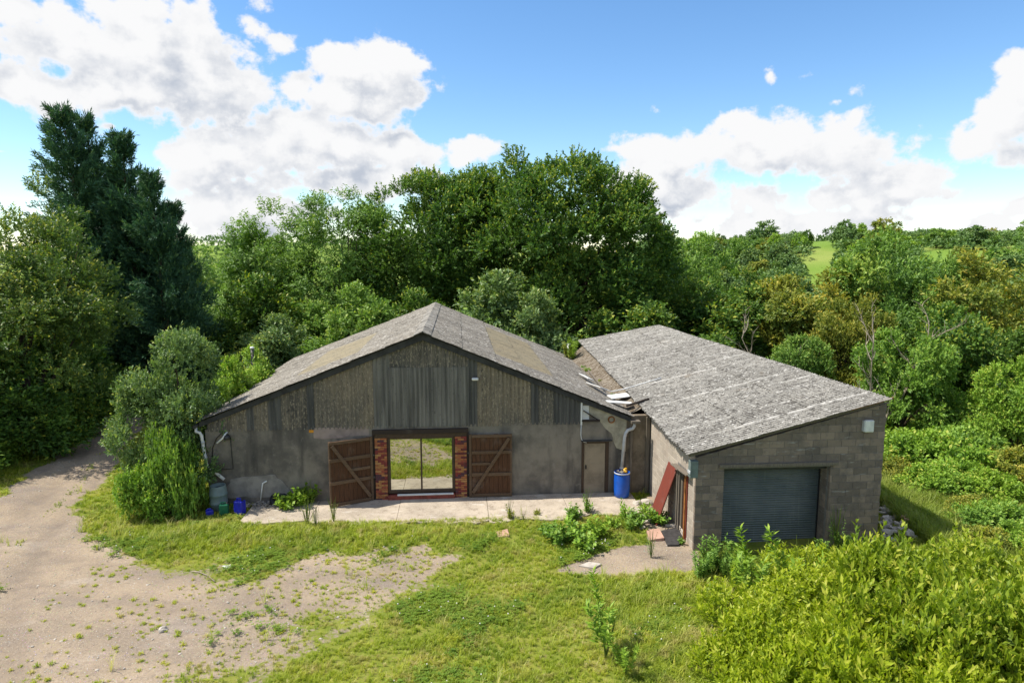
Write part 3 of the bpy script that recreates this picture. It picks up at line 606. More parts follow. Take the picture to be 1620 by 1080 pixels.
# gutters and downpipes
tube('gutter', [(.06, V0 + .02, 2.93), (.06, V1, 2.95)], .065, M['darkmetal'], BARN, 10)
tube('downpipe', [(.06, -.14, 2.9), (.08, -.17, 2.74), (.2, -.16, 2.70), (.24, -.14, 2.6), (.28, -.12, 2.1), (.34, -.12, 1.55), (.42, -.12, 1.42), (.92, -.13, .98)], .055, M['white'], BARN, 12)
for zz, uu in ((2.3, .265), (1.75, .32)): lathe('pipe_collar', [(.057, 0), (.068, 0), (.068, .07), (.057, .07)], M['pipe'], BARN, 14, (uu, -.12, zz))
box('gutter_outlet', (15.5, -.36, 2.74), (15.85, -.1, 2.84), M['greytimber'], BARN, .01)
tube('downpipe', [(15.66, -.2, 2.74), (15.66, -.2, 2.62), (15.6, -.2, 2.53), (15.42, -.2, 2.47), (15.34, -.2, 2.36), (15.3, -.2, 2.2), (15.2, -.22, .86)], .06, M['pipe'], BARN, 12)
lathe('pipe_collar', [(.062, 0), (.074, 0), (.074, .08), (.062, .08)], M['pipe'], BARN, 14, (15.21, -.218, 1.0))
flue = tube('flue_pipe', [Vector((-.25, 7.6, .0)), Vector((-.25, 7.6, 4.55))], .075, M['darkmetal'], BARN, 12); lathe('flue_cap', [(.0, .1), (.09, .08), (.1, .02), (.08, .0)], M['white'], flue, 14, (-.25, 7.6, 4.56))
vp = tube('vent_pipe', [(15.35, 12.6, 3.05), (15.35, 12.6, 3.95)], .09, M['white'], BARN, 12)

# ------------------------------------------------------------------ block garage (local u, v, z)
PSI = R(4.344); GO = (5.52, 19.13, 0); GAR = empty('block_garage', GO, PSI)
tag(GAR, 'concrete block garage with blue grey roller shutter and sloping corrugated roof', 'garage')
def Gw(u, v, z=0): c, s = math.cos(PSI), math.sin(PSI); return (GO[0] + u * c - v * s, GO[1] + u * s + v * c, z)
def Gl(x, y, z): x -= GO[0]; y -= GO[1]; c, s = math.cos(PSI), math.sin(PSI); return (x * c + y * s, -x * s + y * c, z)
gFL, gFR, gBR, gBL = Gl(5.16, 18.86, 2.99), Gl(11.38, 19.33, 4.60), Gl(8.7, 38.6, 4.72), Gl(3.9, 38.3, 3.82)
GP = ruled(gFL, gFR, gBL, gBR)
GW = 5.86
def gtop(u): return 2.86 + (u - 0) * (4.42 - 2.86) / GW
Z0 = -.50; OPN = (.87, 4.20, 2.47)
def core(name, poly): return prism(name, poly, .012, .20, M['mortar'], GAR)
fcore = core('front_wall', [(.012, Z0), (OPN[0] - .012, Z0), (OPN[0] - .012, OPN[2] + .012), (OPN[1] + .012, OPN[2] + .012), (OPN[1] + .012, Z0), (GW - .012, Z0), (GW - .012, gtop(GW) - .012), (.012, gtop(0) - .012)])
def unit_block(L, name='block', mat='block', dp=.10, h=.215):
    me = bevel(mesh(name, boxv((0, 0, 0), (L, dp, h)), BF), .006); me.materials.append(M[mat]); return me
UB = {}
def lay(parent, u0, u1, z0, ztop, mat, dpt, holes=(), slope=None, offset=0.0, flip=None):
    """courses of 440 x 215 blocks; flip turns (u, depth) into the side wall's axes"""
    k = 0; z = z0
    while z < ztop:
        off = (0 if k % 2 == 0 else .225) + offset; u = u0 - off
        while u < u1 - .02:
            a, b = max(u, u0), min(u + .44, u1); segs = [(a, b)]
            for (ha, hb, hz0, hz1) in holes:
                if z + .215 > hz0 + .02 and z < hz1 - .02:
                    ns = []
                    for (p, q) in segs:
                        if q <= ha or p >= hb: ns.append((p, q)); continue
                        if p < ha - .03: ns.append((p, ha))
                        if q > hb + .03: ns.append((hb, q))
                    segs = ns
            for (p, q) in segs:
                if q - p < .04: continue
                poly = [(p, z), (q, z), (q, z + .215), (p, z + .215)]
                cut = slope is not None and (z + .215 > slope(p) or z + .215 > slope(q))
                jit = random.uniform(-.003, .003)
                if cut:
                    g = (slope(q) - slope(p)) / (q - p); poly = clip(poly, -g, 1, slope(p) - g * p)
                    if len(poly) < 3 or max(x[1] for x in poly) - z < .03: continue
                    if flip is None: prism('block', poly, jit, dpt + jit, M[mat], parent, .004)
                    else: prism('block', poly, jit, dpt + jit, M[mat], parent, .004, 'vz')
                    continue
                key = (round(q - p, 3), mat, flip is None, dpt)
                if key not in UB:
                    if flip is None: me = bevel(mesh('block', boxv((0, 0, 0), (q - p, dpt, .215)), BF), .006)
                    else: me = bevel(mesh('block', boxv((0, 0, 0), (dpt, q - p, .215)), BF), .006)
                    me.materials.append(M[mat]); UB[key] = me
                o = ob('block', UB[key], parent); o.location = (p, jit, z) if flip is None else (jit, p, z)
            u += .45
        z += .225; k += 1
lay(fcore, 0, GW, Z0, 4.5, 'block', .1, holes=((OPN[0], OPN[1], -1, OPN[2]),), slope=gtop)
# reveal on the right of the opening
rev = box('reveal', (OPN[1] + .012, .21, Z0), (OPN[1] + .30, .72, 2.46), M['mortar'], GAR)
z = Z0; k = 0
while z < 2.35:
    for (a, b) in (((.205, .48), (.49, .72)) if k % 2 else ((.205, .36), (.37, .72))): box('block', (OPN[1], a, z), (OPN[1] + .1, b, min(z + .215, 2.455)), M['block'], rev, .005)
    z += .225; k += 1
box('lintel', (.70, -.075, 2.54), (4.40, -.002, 2.635), M['greytimber'], GAR, .006)
box('head_board', (.86, .205, 2.35), (4.2, .5, 2.9), M['darkmetal'], GAR)
# roller shutter
SH = box('roller_shutter', (OPN[0] - .06, .56, 2.30), (OPN[1], .80, 2.56), M['darkmetal'], GAR)
sl = []; prof = []
H_ = .076
for q in range(7): a = q / 6; prof.append((.03 - .026 * math.sin(math.pi * min(1, a * 1.15)), a * H_))
v = []; f = []
for x in (OPN[0] - .05, OPN[1] - .035):
    v += [(x, y, z) for y, z in prof]
for q in range(6): f.append((q, q + 7, q + 8, q + 1))
sme = mesh('slat', v, f); sme.materials.append(M['shutter'])
for p in sme.polygons: p.use_smooth = True
zz = -.46; 
while zz < 2.34:
    o = ob('slat', sme, SH); o.location = (0, .56, zz); zz += H_
box('guide_rail', (OPN[1] - .034, .54, -.4), (OPN[1] - .002, .62, 2.32), M['blackp'], SH); box('guide_rail', (OPN[0] - .09, .54, -.4), (OPN[0] - .051, .62, 2.32), M['blackp'], SH)
# left wall with side door, right and back walls
lcore = prism('side_wall', [(.10, Z0), (.62, Z0), (.62, 2.08), (1.66, 2.08), (1.66, Z0), (19.2, Z0), (19.2, 3.4), (4.6, 2.85), (.10, 2.83)], .012, .20, M['mortar'], GAR, plane='vz')
lay(lcore, .102, 4.72, Z0, 2.9, 'buff', .1, holes=((.62, 1.66, -.2, 2.08),), slope=lambda v_: 2.845, flip=True, offset=.1)
prism('side_wall', [(.21, Z0 - 2), (19.2, Z0 - 2), (19.2, 4.36), (.21, 4.36)], GW - .2, GW, M['block'], GAR, plane='vz')
prism('back_wall', [(.2, Z0 - 1), (5.6, Z0 - 1), (5.6, 4.3), (.2, 3.4)], 19.0, 19.2, M['block'], GAR)
box('door_threshold', (-.02, .63, -.3), (.2, 1.65, -.02), M['stone'], GAR, .02)
sdr = box('side_door', (.12, .72, 0.0), (.16, 1.56, 2.0), M['redboard'], GAR, .003)
for q in range(4): box('plank', (.09, .74 + q * .205, .01), (.119, .935 + q * .205, 1.98), M['greytimber'] if q % 2 else M['doorwood'], sdr, .004)
for vv_ in (.63, 1.58): box('door_jamb', (-.03, vv_, -.02), (.09, vv_ + .075, 2.07), M['redboard'] if vv_ < 1 else M['greytimber'], GAR, .005)
box('door_jamb', (-.06, .715, -.02), (.0, .80, 2.05), M['rust'], GAR, .004)
box('door_jamb', (-.05, 1.33, -.02), (.01, 1.40, 2.05), M['greytimber'], GAR, .004)
bar('door_canopy', (-.12, .25, 2.22), (-.12, 1.75, 2.10), .20, .035, M['greytimber'], GAR, (0, 0, 1), .004)
fb = box('eaves_panel', (-.24, -.18, 2.28), (.0, .02, 2.80), M['shutterhousing'], GAR, .01); box('panel_trim', (-.27, -.21, 2.42), (-.241, .01, 2.5), M['pipe'], fb)
al = box('alarm_box', (5.14, -.12, 3.55), (5.42, -.004, 3.92), M['white'], GAR, .02); box('side_strip', (5.10, -.10, 3.57), (5.139, -.004, 3.90), M['pipe'], al)
# garage roof
NG = 20; LG = 19.6; rws = [0.0, .36, .69, 1.0]
for r in range(3):
    for c in range(NG):
        t0, t1 = c / NG, (c + 1) / NG + .007
        me = sheet_mesh(GP, rws[r] - (.0 if r == 0 else .015) + (random.uniform(-.006, .004) if r == 0 else 0), rws[r + 1] + (random.uniform(-.004, .006) if r == 2 else 0), t0, t1, LG, lift0=.03 + random.uniform(0, .012), lift1=.008 + random.uniform(0, .006), amp=.03, seg=6, ragged=.006 if r == 0 else .003)
        ob('roof_sheet', me, GAR, M['groof'])
for t_ in (0.012, .2, .4, .6, .8, .985):
    a, b = GP(.02, t_), GP(.98, t_); bar('rafter', (a[0], a[1], a[2] - .1), (b[0], b[1], b[2] - .1), .05, .10, M['greytimber'], GAR, (0, 0, 1))
bar('verge_strip', GP(.80, .004) + np.array([0, -.03, .01]), GP(1.0, .004) + np.array([.04, -.03, .02]), .035, .05, M['rust'], GAR, (0, 0, 1))

# debris-filled valley between the two roofs
def Wl(p): c, s_ = math.cos(PHI), math.sin(PHI); x, y = p[0] + 11.12, p[1] - 22.61; return (x * c + y * s_, -x * s_ + y * c, p[2])
vv, ff = [], []; NVV = 16
for i in range(NVV + 1):
    v_ = .35 + (V1 - .5) * i / NVV; tt = (v_ + 4.9) / 19.6; e = GP(-.002, min(tt, 1)); g_ = Wl(Gw(e[0], e[1], e[2])); a_ = (ER[0] - .35, v_, roofz(ER[0] - .35) - .06); b_ = (max(g_[0] + .12, ER[0]), v_, g_[2] - .05)
    for q_ in range(5):
        w_ = q_ / 4; vv.append((a_[0] + (b_[0] - a_[0]) * w_, v_, a_[2] + (b_[2] - a_[2]) * w_ - .12 * math.sin(math.pi * w_) + random.uniform(-.02, .02)))
for i in range(NVV):
    for q_ in range(4): k_ = i * 5 + q_; ff.append((k_, k_ + 1, k_ + 6, k_ + 5))
ob('valley_gutter', mesh('valley', vv, ff), BARN, M['valley'])

# ------------------------------------------------------------------ concrete apron
ap = empty('concrete_apron', Bw(8.3, -1.2, 0), PHI); ap['kind'] = 'structure'
bays = [(1.9, 4.2, 1.75), (4.2, 7.1, 2.15), (7.1, 10.2, 2.3), (10.2, 13.0, 2.35), (13.0, 15.6, 2.1)]
for (a, b, dpt) in bays:
    n = 7; front = [(a + .008 + (b - a - .016) * i / n - 8.3, -dpt + random.uniform(-.2, .12) + 1.2) for i in range(n + 1)]
    prism('slab', front + [(b - .008 - 8.3, 1.17), (a + .008 - 8.3, 1.17)], -.15, .045 + random.uniform(-.006, .008), M['concrete'], ap, plane='xy')

# ------------------------------------------------------------------ foliage
def norm(a): return a / np.maximum(np.linalg.norm(a, axis=-1, keepdims=True), 1e-9)
def sph(r, n): return norm(r.normal(size=(n, 3)))
def leaf_mesh(name, pos, sdir, out, r, k, slen, L, W, spread=.9, droop=.15, tipw=.5, subt=None, fold=.18, flat=.6):
    n = len(pos); t = (np.arange(k)[None, :] + r.random((n, k))) / k
    p = pos[:, None] + sdir[:, None] * (slen * (t[..., None] - .35)) * (.7 + .6 * r.random((n, 1, 1)))
    rad = r.normal(size=(n, k, 3)); rad -= sdir[:, None] * (rad * sdir[:, None]).sum(-1, keepdims=True); rad = norm(rad)
    ax = norm(sdir[:, None] * (1.05 - .35 * spread + .3 * r.random((n, k, 1))) + rad * spread + np.array([0, 0, -droop]))
    nn = norm(out[:, None] * .85 + np.array([0, 0, flat * .7]) + r.normal(size=(n, k, 3)) * .42); b = norm(np.cross(nn, ax)); nn = np.cross(ax, b)
    l = L * (.5 + .85 * r.random((n, k, 1))); w_ = W * (.7 + .5 * r.random((n, k, 1)))
    v0 = p; v2 = p + ax * l; c = p + ax * l * .45
    v1 = c + b * w_ * .5 + nn * w_ * fold; v3 = c - b * w_ * .5 + nn * w_ * fold
    V = np.stack([v0, v1, v2, v3], 2).reshape(-1, 3); m = n * k; i = np.arange(m) * 4
    F = np.concatenate([np.stack([i, i + 1, i + 2], 1), np.stack([i, i + 2, i + 3], 1)])
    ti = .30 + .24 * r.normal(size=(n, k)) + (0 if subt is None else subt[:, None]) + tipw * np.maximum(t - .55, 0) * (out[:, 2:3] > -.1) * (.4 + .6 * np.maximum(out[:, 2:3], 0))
    return np_mesh(name, V, F, {'tint': np.repeat(np.clip(ti, 0, 1).ravel(), 4)})
def crown_mesh(name, seed, lobes, nsub, subr, nshoot, k=14, slen=.6, L=.15, W=.09, up=.25, outw=.6, spread=.9, droop=.15, tipw=.5, zmin=.1, lump=.18, inner=.22, wind=(0, 0, 0), low=-.55, tvar=.12, flat=.6, cone=False):
    r = np.random.default_rng(seed); A = np.array([(l[3] * l[4] + l[4] * l[5] + l[3] * l[5]) for l in lobes]); A = A / A.sum()
    SC, SR, LO = [], [], []
    for li, l in enumerate(lobes):
        m = max(4, int(nsub * A[li])); d = sph(r, m * 3); d = d[d[:, 2] > low][:m]; c = np.array(l[:3]); rr = np.array(l[3:6])
        q = .86 + lump * sn(d[:, 0], d[:, 1], d[:, 2], 3.2, seed * .37 + li) + .05 * r.normal(size=len(d)); isin = r.random(len(d)) < inner; q = np.where(isin, .35 + .35 * r.random(len(d)), q)
        P = c + d * rr * q[:, None]
        SC.append(P); SR.append(subr * (.6 + .8 * r.random(len(d)))); LO.append(np.full(len(d), li))
    SC = np.concatenate(SC); SR = np.concatenate(SR); LO = np.concatenate(LO); st = tvar * r.normal(size=len(SC))
    pr = SR ** 2; pr /= pr.sum(); idx = r.choice(len(SC), nshoot, p=pr); lc = np.array([l[:3] for l in lobes])[LO[idx]]; lr = np.array([l[3:6] for l in lobes])[LO[idx]]
    o = norm((SC[idx] - lc) / lr); d = norm(sph(r, nshoot) + o * .55 + np.array([0, 0, .2])); rad = r.random(nshoot) ** .35
    pos = SC[idx] + d * (SR[idx] * rad)[:, None] * np.array([1, 1, .8]); out = norm((pos - lc) / lr * .5 + d * .75)
    keep = pos[:, 2] > zmin; pos, d, out, idx = pos[keep], d[keep], out[keep], idx[keep]
    sdir = norm(d * .5 + out * outw + np.array([0, 0, up]) + r.normal(size=pos.shape) * .3 + np.array(wind))
    return leaf_mesh(name, pos, sdir, out, r, k, slen, L, W, spread, droop, tipw, st[idx], flat=flat)
def trunk_mesh(name, lobes, rad, seed, lean=0.0, top=None):
    r = random.Random(seed); v, f = [], []; zc = max(l[2] for l in lobes); top = top or zc; cx = sum(l[0] for l in lobes) / len(lobes); cy = sum(l[1] for l in lobes) / len(lobes)
    pts = [(cx * t * t + r.uniform(-.12, .12) * t, cy * t * t + r.uniform(-.12, .12) * t, -.5 + (top + .5) * t) for t in (0, .12, .3, .5, .75, 1)]
    tube_geo(pts, [rad * 1.35, rad, rad * .85, rad * .66, rad * .42, rad * .12], 9, v, f)
    for i in range(10):
        l = lobes[i % len(lobes)]; a = r.uniform(0, 6.28); s = r.choice((1, 2, 3)); p = Vector(pts[s]); q = Vector((l[0] + l[3] * .75 * math.cos(a), l[1] + l[4] * .75 * math.sin(a), l[2] + l[5] * r.uniform(-.3, .6)))
        m = p.lerp(q, .5) + Vector((r.uniform(-.3, .3), r.uniform(-.3, .3), r.uniform(-.1, .5)))
        tube_geo([p, p.lerp(m, .5) + Vector((0, 0, .1)), m, q], [rad * .42, rad * .32, rad * .2, rad * .05], 6, v, f)
    return mesh(name, v, f)
def own_mat(c, m): c.material_slots[0].link = 'OBJECT'; c.material_slots[0].material = m; return c
def tree(name, label, cat, x, y, cm, tm, lm, group=None, rz=0.0, sc=1.0, z=None):
    o = empty(name, (x, y, float(height(x, y)) if z is None else z), rz); o.scale = (sc, sc, sc) if not hasattr(sc, '__len__') else sc
    tag(o, label, cat, group); c = own_mat(ob('crown', cm, o, LM[lm]), LM[lm])
    if tm is not None: ob('trunk', tm, o, M['bark'])
    return o
# the large beeches behind the barn
BL1 = [(-.6, 0, 9.4, 8.2, 7.0, 6.6), (-5.0, .5, 8.6, 5.4, 5, 6.0), (3.2, -1.0, 7.8, 4.6, 5.5, 6.6), (1.0, -2.2, 4.6, 6.6, 4.6, 4.4)]
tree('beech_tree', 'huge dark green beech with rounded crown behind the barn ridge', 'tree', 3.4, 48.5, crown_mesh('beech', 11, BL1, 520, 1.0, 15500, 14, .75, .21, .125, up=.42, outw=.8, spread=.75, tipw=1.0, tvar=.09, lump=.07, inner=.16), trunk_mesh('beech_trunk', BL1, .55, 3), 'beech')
BL2 = [(0, 0, 9.0, 5.2, 4.6, 5.6), (-1.4, 0, 6, 3.8, 4, 4.4), (3.2, .5, 9.4, 4.2, 3.5, 5.4)]
tree('beech_tree', 'beech with bristling top shoots left of the huge rounded crown', 'tree', -6.6, 48.8, crown_mesh('beech2', 12, BL2, 320, .9, 8600, 14, .8, .20, .115, up=.5, outw=.8, spread=.75, tipw=.95, tvar=.09, lump=.07, inner=.16), trunk_mesh('beech2_trunk', BL2, .42, 4), 'beech')
AL = [(0, 0, 8.4, 2.6, 2.6, 3.3), (-.9, 0, 5.4, 2.4, 2.4, 2.4), (1.0, .3, 6.2, 2.2, 2.2, 2.6)]
ashA = crown_mesh('ash', 21, AL, 64, .85, 2400, 14, .8, .24, .09, up=.2, spread=1.1, droop=.4, lump=.3, inner=.15, tvar=.13); ashT = trunk_mesh('ash_trunk', AL, .24, 5)
AL2 = [(0, 0, 9.6, 2.9, 2.8, 3.6), (-.9, .2, 6.2, 2.8, 2.6, 3.0), (1.0, -.3, 4.2, 2.7, 2.4, 2.6)]
ashB = crown_mesh('ash2', 22, AL2, 80, .9, 3000, 14, .8, .24, .09, up=.2, spread=1.1, droop=.4, lump=.3, inner=.15, tvar=.13); ashT2 = trunk_mesh('ash2_trunk', AL2, .28, 6)
tree('ash_tree', 'light green feathery ash standing apart, left of the beeches', 'tree', -17.4, 46.5, ashA, ashT, 'ash')
tree('ash_tree', 'taller light green ash growing against the left beech', 'tree', -11.9, 46.8, ashB, ashT2, 'ash', rz=.6)
tree('ash_tree', 'low light green ash in the gap beside the dark conifers', 'tree', -19.8, 50, ashA, ashT, 'ash', rz=2.2, sc=.8)
tree('ash_tree', 'yellow green tree far back in the gap right of the conifers', 'tree', -29, 63, ashA, ashT, 'ash', rz=1.2, sc=.95)
# right-hand wood
OLs = [(0, 0, 6.2, 3.6, 3.6, 4.0), (1.4, .4, 4.2, 3.2, 3.2, 3.2), (-1.6, -.3, 3.8, 3.0, 3.0, 3.0)]
oakA = crown_mesh('oak', 31, OLs, 66, 1.0, 3700, 13, .75, .23, .125, tipw=.6, lump=.34, tvar=.16); oakT = trunk_mesh('oak_trunk', OLs, .3, 7)
OL2 = [(0, 0, 5.0, 3.0, 3.0, 3.2), (1.5, 0, 3.0, 2.8, 2.6, 2.4), (-1.2, .8, 3.2, 2.6, 2.6, 2.6)]
oakB = crown_mesh('oak2', 32, OL2, 52, .92, 3100, 13, .72, .22, .12, tipw=.7, lump=.36, tvar=.16); oakT2 = trunk_mesh('oak2_trunk', OL2, .22, 8)
WG = 'trees of the wood right of the garage'
def wood_tree(label, px, py, Y, cm, tm, lm, topz, rz, wide=1.0):
    x, y, z = un(px, py, Y=Y); g = float(height(x, y)); s = (z - g) / topz
    return tree('woodland_tree', label, 'tree', x, Y, cm, tm, lm, WG, rz, (s * wide, s * wide, s), g)
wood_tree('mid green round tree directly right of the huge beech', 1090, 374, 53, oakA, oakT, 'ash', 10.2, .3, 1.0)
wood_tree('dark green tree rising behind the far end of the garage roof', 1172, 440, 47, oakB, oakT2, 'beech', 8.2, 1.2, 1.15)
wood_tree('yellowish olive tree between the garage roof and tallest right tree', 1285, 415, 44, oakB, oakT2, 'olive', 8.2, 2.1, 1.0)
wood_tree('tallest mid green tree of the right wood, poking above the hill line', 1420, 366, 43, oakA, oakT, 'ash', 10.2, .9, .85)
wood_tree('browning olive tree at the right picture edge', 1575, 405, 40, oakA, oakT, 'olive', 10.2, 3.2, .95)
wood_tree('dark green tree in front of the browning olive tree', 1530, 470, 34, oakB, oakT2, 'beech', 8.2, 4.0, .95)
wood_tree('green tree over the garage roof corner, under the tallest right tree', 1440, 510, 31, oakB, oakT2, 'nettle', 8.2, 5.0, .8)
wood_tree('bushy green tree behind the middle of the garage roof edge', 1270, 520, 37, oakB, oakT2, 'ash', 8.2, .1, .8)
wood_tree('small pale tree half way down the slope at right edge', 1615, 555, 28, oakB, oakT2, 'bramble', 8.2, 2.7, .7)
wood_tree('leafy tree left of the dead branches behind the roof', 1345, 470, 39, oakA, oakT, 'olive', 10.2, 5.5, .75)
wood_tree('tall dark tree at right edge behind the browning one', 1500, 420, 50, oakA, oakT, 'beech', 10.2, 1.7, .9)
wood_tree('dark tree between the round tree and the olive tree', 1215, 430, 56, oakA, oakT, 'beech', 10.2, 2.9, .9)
# shrubs
SH1 = [(0, 0, 1.5, 1.9, 1.7, 1.5), (.9, .3, 1.1, 1.4, 1.4, 1.1), (-.9, -.2, 1.0, 1.3, 1.3, 1.0)]
shA = crown_mesh('shrub', 41, SH1, 46, .6, 1700, 13, .5, .13, .075, up=.35, tipw=.6, lump=.25, zmin=.0); shT = trunk_mesh('shrub_stems', SH1, .08, 9)
SH2 = [(0, 0, .8, 1.7, 1.5, .85), (1.0, .3, .6, 1.2, 1.2, .7), (-.9, .2, .65, 1.2, 1.1, .75)]
shB = crown_mesh('bramble', 42, SH2, 34, .44, 1500, 11, .55, .15, .10, up=.25, outw=.7, tipw=.6, lump=.45, zmin=-.2); shT2 = trunk_mesh('bramble_stems', SH2, .05, 10)
SHD = [(0, 0, 2.6, 2.2, 2.0, 2.5), (.8, .3, 1.6, 2.0, 1.8, 1.6), (-.9, -.2, 1.5, 1.9, 1.7, 1.5)]
shC = crown_mesh('tall_shrub', 43, SHD, 52, .68, 2500, 12, .65, .19, .10, up=.4, tipw=.6, lump=.36, zmin=.0); shT3 = trunk_mesh('tall_shrub_stems', SHD, .12, 12)
def shrub(label, x, y, cm, tm, lm, sc=1.0, rz=0.0, name='shrub', cat='shrub', group=None): return tree(name, label, cat, x, y, cm, tm, lm, group, rz, sc)
SB = 'shrubs growing behind the barn'
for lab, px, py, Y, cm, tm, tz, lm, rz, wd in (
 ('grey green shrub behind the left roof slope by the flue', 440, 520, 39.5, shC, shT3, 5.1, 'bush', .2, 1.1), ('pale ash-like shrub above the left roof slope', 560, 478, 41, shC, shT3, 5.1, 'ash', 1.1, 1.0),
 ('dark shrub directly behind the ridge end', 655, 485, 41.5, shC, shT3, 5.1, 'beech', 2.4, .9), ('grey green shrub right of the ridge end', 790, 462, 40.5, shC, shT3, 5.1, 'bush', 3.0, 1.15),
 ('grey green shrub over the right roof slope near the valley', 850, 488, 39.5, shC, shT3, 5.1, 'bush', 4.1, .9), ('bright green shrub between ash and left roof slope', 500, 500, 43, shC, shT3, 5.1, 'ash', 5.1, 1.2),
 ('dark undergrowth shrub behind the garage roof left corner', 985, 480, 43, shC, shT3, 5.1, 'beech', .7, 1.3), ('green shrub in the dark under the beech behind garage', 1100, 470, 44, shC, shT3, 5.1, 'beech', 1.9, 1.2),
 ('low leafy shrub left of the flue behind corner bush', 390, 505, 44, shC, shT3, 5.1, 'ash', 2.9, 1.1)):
    x, y, z = un(px, py, Y=Y); g = float(height(x, Y)); s = (z - g) / tz; shrub(lab, x, Y, cm, tm, lm, (s * wd, s * wd, s), rz, group=SB)
# corner bush beside the barn
CB = [(0, 0, 3.6, 1.75, 1.7, 2.0), (-1.0, -.2, 2.5, 1.5, 1.4, 1.5), (.9, -.3, 2.6, 1.2, 1.2, 1.5), (.2, -.4, 1.3, 1.7, 1.4, 1.3), (.4, .2, 4.6, .9, .9, 1.1)]
tree('corner_bush', 'tall grey green bush at the left corner of the barn', 'bush', -11.95, 23.2, crown_mesh('corner_bush', 51, CB, 70, .55, 3600, 12, .5, .135, .072, up=.55, outw=.6, spread=.85, tipw=.75, lump=.34, zmin=.05), trunk_mesh('corner_bush_stems', CB, .14, 13), 'bush', sc=(.76, .8, 1.05))
shrub('leafy bramble in front of the corner bush by the water butt', -11.6, 21.7, shB, shT2, 'nettle', (.42, .45, 1.5), .4, 'bramble_bush', 'bramble')
shrub('yellow green bramble at the foot of the corner bush facing the track', -12.35, 21.7, shB, shT2, 'bramble', (.5, .55, .9), 1.9, 'bramble_bush', 'bramble')
shrub('green bramble between the corner bush and the track bend', -12.6, 22.8, shB, shT2, 'bush', (.5, .5, 1.3), 3.4, 'bramble_bush', 'bramble')
shrub('climbing bramble spilling over the left eave of the barn roof', *Bw(-.15, 4.5)[:2], shC, shT3, 'bramble', (.42, .95, .76), .1, 'bramble_bush', 'bramble')
shrub('bramble growing against the left barn wall behind the corner bush', *Bw(-.5, 8.3)[:2], shC, shT3, 'bramble', (.45, 1.0, .75), .5, 'bramble_bush', 'bramble')
# left: broad-leaved tree, conifers, hedge along the track
HL = [(0, 0, 7.6, 3.7, 3.7, 4.2), (-1.5, .5, 5.0, 3.8, 3.8, 4.0), (1.3, -.4, 4.2, 2.9, 3.0, 3.4), (2.0, 0, 6.2, 2.2, 2.4, 2.6)]
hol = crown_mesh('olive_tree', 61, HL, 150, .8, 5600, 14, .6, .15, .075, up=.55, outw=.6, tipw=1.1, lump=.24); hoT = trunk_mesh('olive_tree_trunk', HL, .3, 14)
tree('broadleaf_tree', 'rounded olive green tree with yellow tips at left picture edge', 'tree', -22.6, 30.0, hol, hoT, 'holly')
tree('broadleaf_tree', 'olive tree cut by the left frame, nearest the track', 'tree', -26.2, 26.8, hol, hoT, 'holly', rz=2.0, sc=.8)
def conifer_mesh(name, seed, hgt, rad, n, lean=-.10):
    r = np.random.default_rng(seed); nb = int(hgt * 11); P, D, O = [], [], []
    for i in range(nb):
        z = hgt * (r.random() ** 1.15) * .98 + .3; fr = 1 - z / hgt; a = r.random() * 6.283; ln = rad * (max(fr, 0) ** .72) * (.5 + .75 * r.random()) + .4
        bd = np.array([math.cos(a), math.sin(a), .22 + .35 * (z / hgt)]); bd /= np.linalg.norm(bd); bx = lean * z * z / hgt
        m = int(10 + 20 * ln * n); s = r.random(m) ** .62
        q = np.array([bx, 0, z]) + bd * (s * ln)[:, None] + np.array([0, 0, .18]) * (s ** 2 * ln)[:, None] + r.normal(size=(m, 3)) * np.array([.2, .2, .12]) * (.4 + .35 * ln)
        q[:, 0] -= .07 * (s ** 2) * ln * (z / hgt) * 3
        P.append(q); D.append(np.repeat(bd[None], m, 0)); O.append(np.repeat(np.array([[math.cos(a), math.sin(a), .3]]), m, 0))
    P, D, O = map(np.concatenate, (P, D, O)); sd_ = norm(D + np.array([-.4, 0, .12]) + r.normal(size=P.shape) * .25); O = norm(O + np.array([0, 0, .5]))
    return leaf_mesh(name, P, sd_, O, r, 9, .55, .30, .07, spread=.55, droop=.15, tipw=.8, subt=.2 * r.normal(size=len(P)), flat=.4)
cfA = conifer_mesh('conifer', 71, 16.6, 4.2, .9); cfB = conifer_mesh('conifer2', 72, 13.5, 3.6, .9, -.05)
v_, f_ = tube_geo([(0, 0, -.5), (-.1, 0, 4), (-.5, 0, 10), (-1.2, 0, 15.8)], [.4, .3, .18, .03], 9); cfT = mesh('conifer_trunk', v_, f_)
v_, f_ = tube_geo([(0, 0, -.5), (0, 0, 4), (-.2, 0, 9), (-.5, 0, 13)], [.32, .24, .13, .03], 9); cfT2 = mesh('conifer2_trunk', v_, f_)
CG = 'dark conifers left of the track'
for lab, px, py, Y, cm, tm, hh, rz in (('tallest windswept conifer, its top bent to the left', 82, 176, 39, cfA, cfT, 16.6, 0), ('windswept conifer just right of the tallest one', 122, 190, 41, cfA, cfT, 16.6, .25),
  ('pointed conifer right of the two tallest ones', 182, 222, 40, cfB, cfT2, 13.5, -.3), ('lower conifer on the right flank of the conifer row', 232, 283, 39, cfB, cfT2, 13.5, .4), ('smallest conifer at the right end of the row by the ash', 268, 330, 41.5, cfB, cfT2, 13.5, -.1)):
    x, y, z = un(px, py, Y=Y); s = z / hh; x += .09 * hh * s * (1 if cm is cfA else .5); tree('conifer', lab, 'conifer', x, Y, cm, tm, 'conifer', CG, rz, (s * .74, s * .74, s))
HG = 'hedge bushes along the left side of the track'
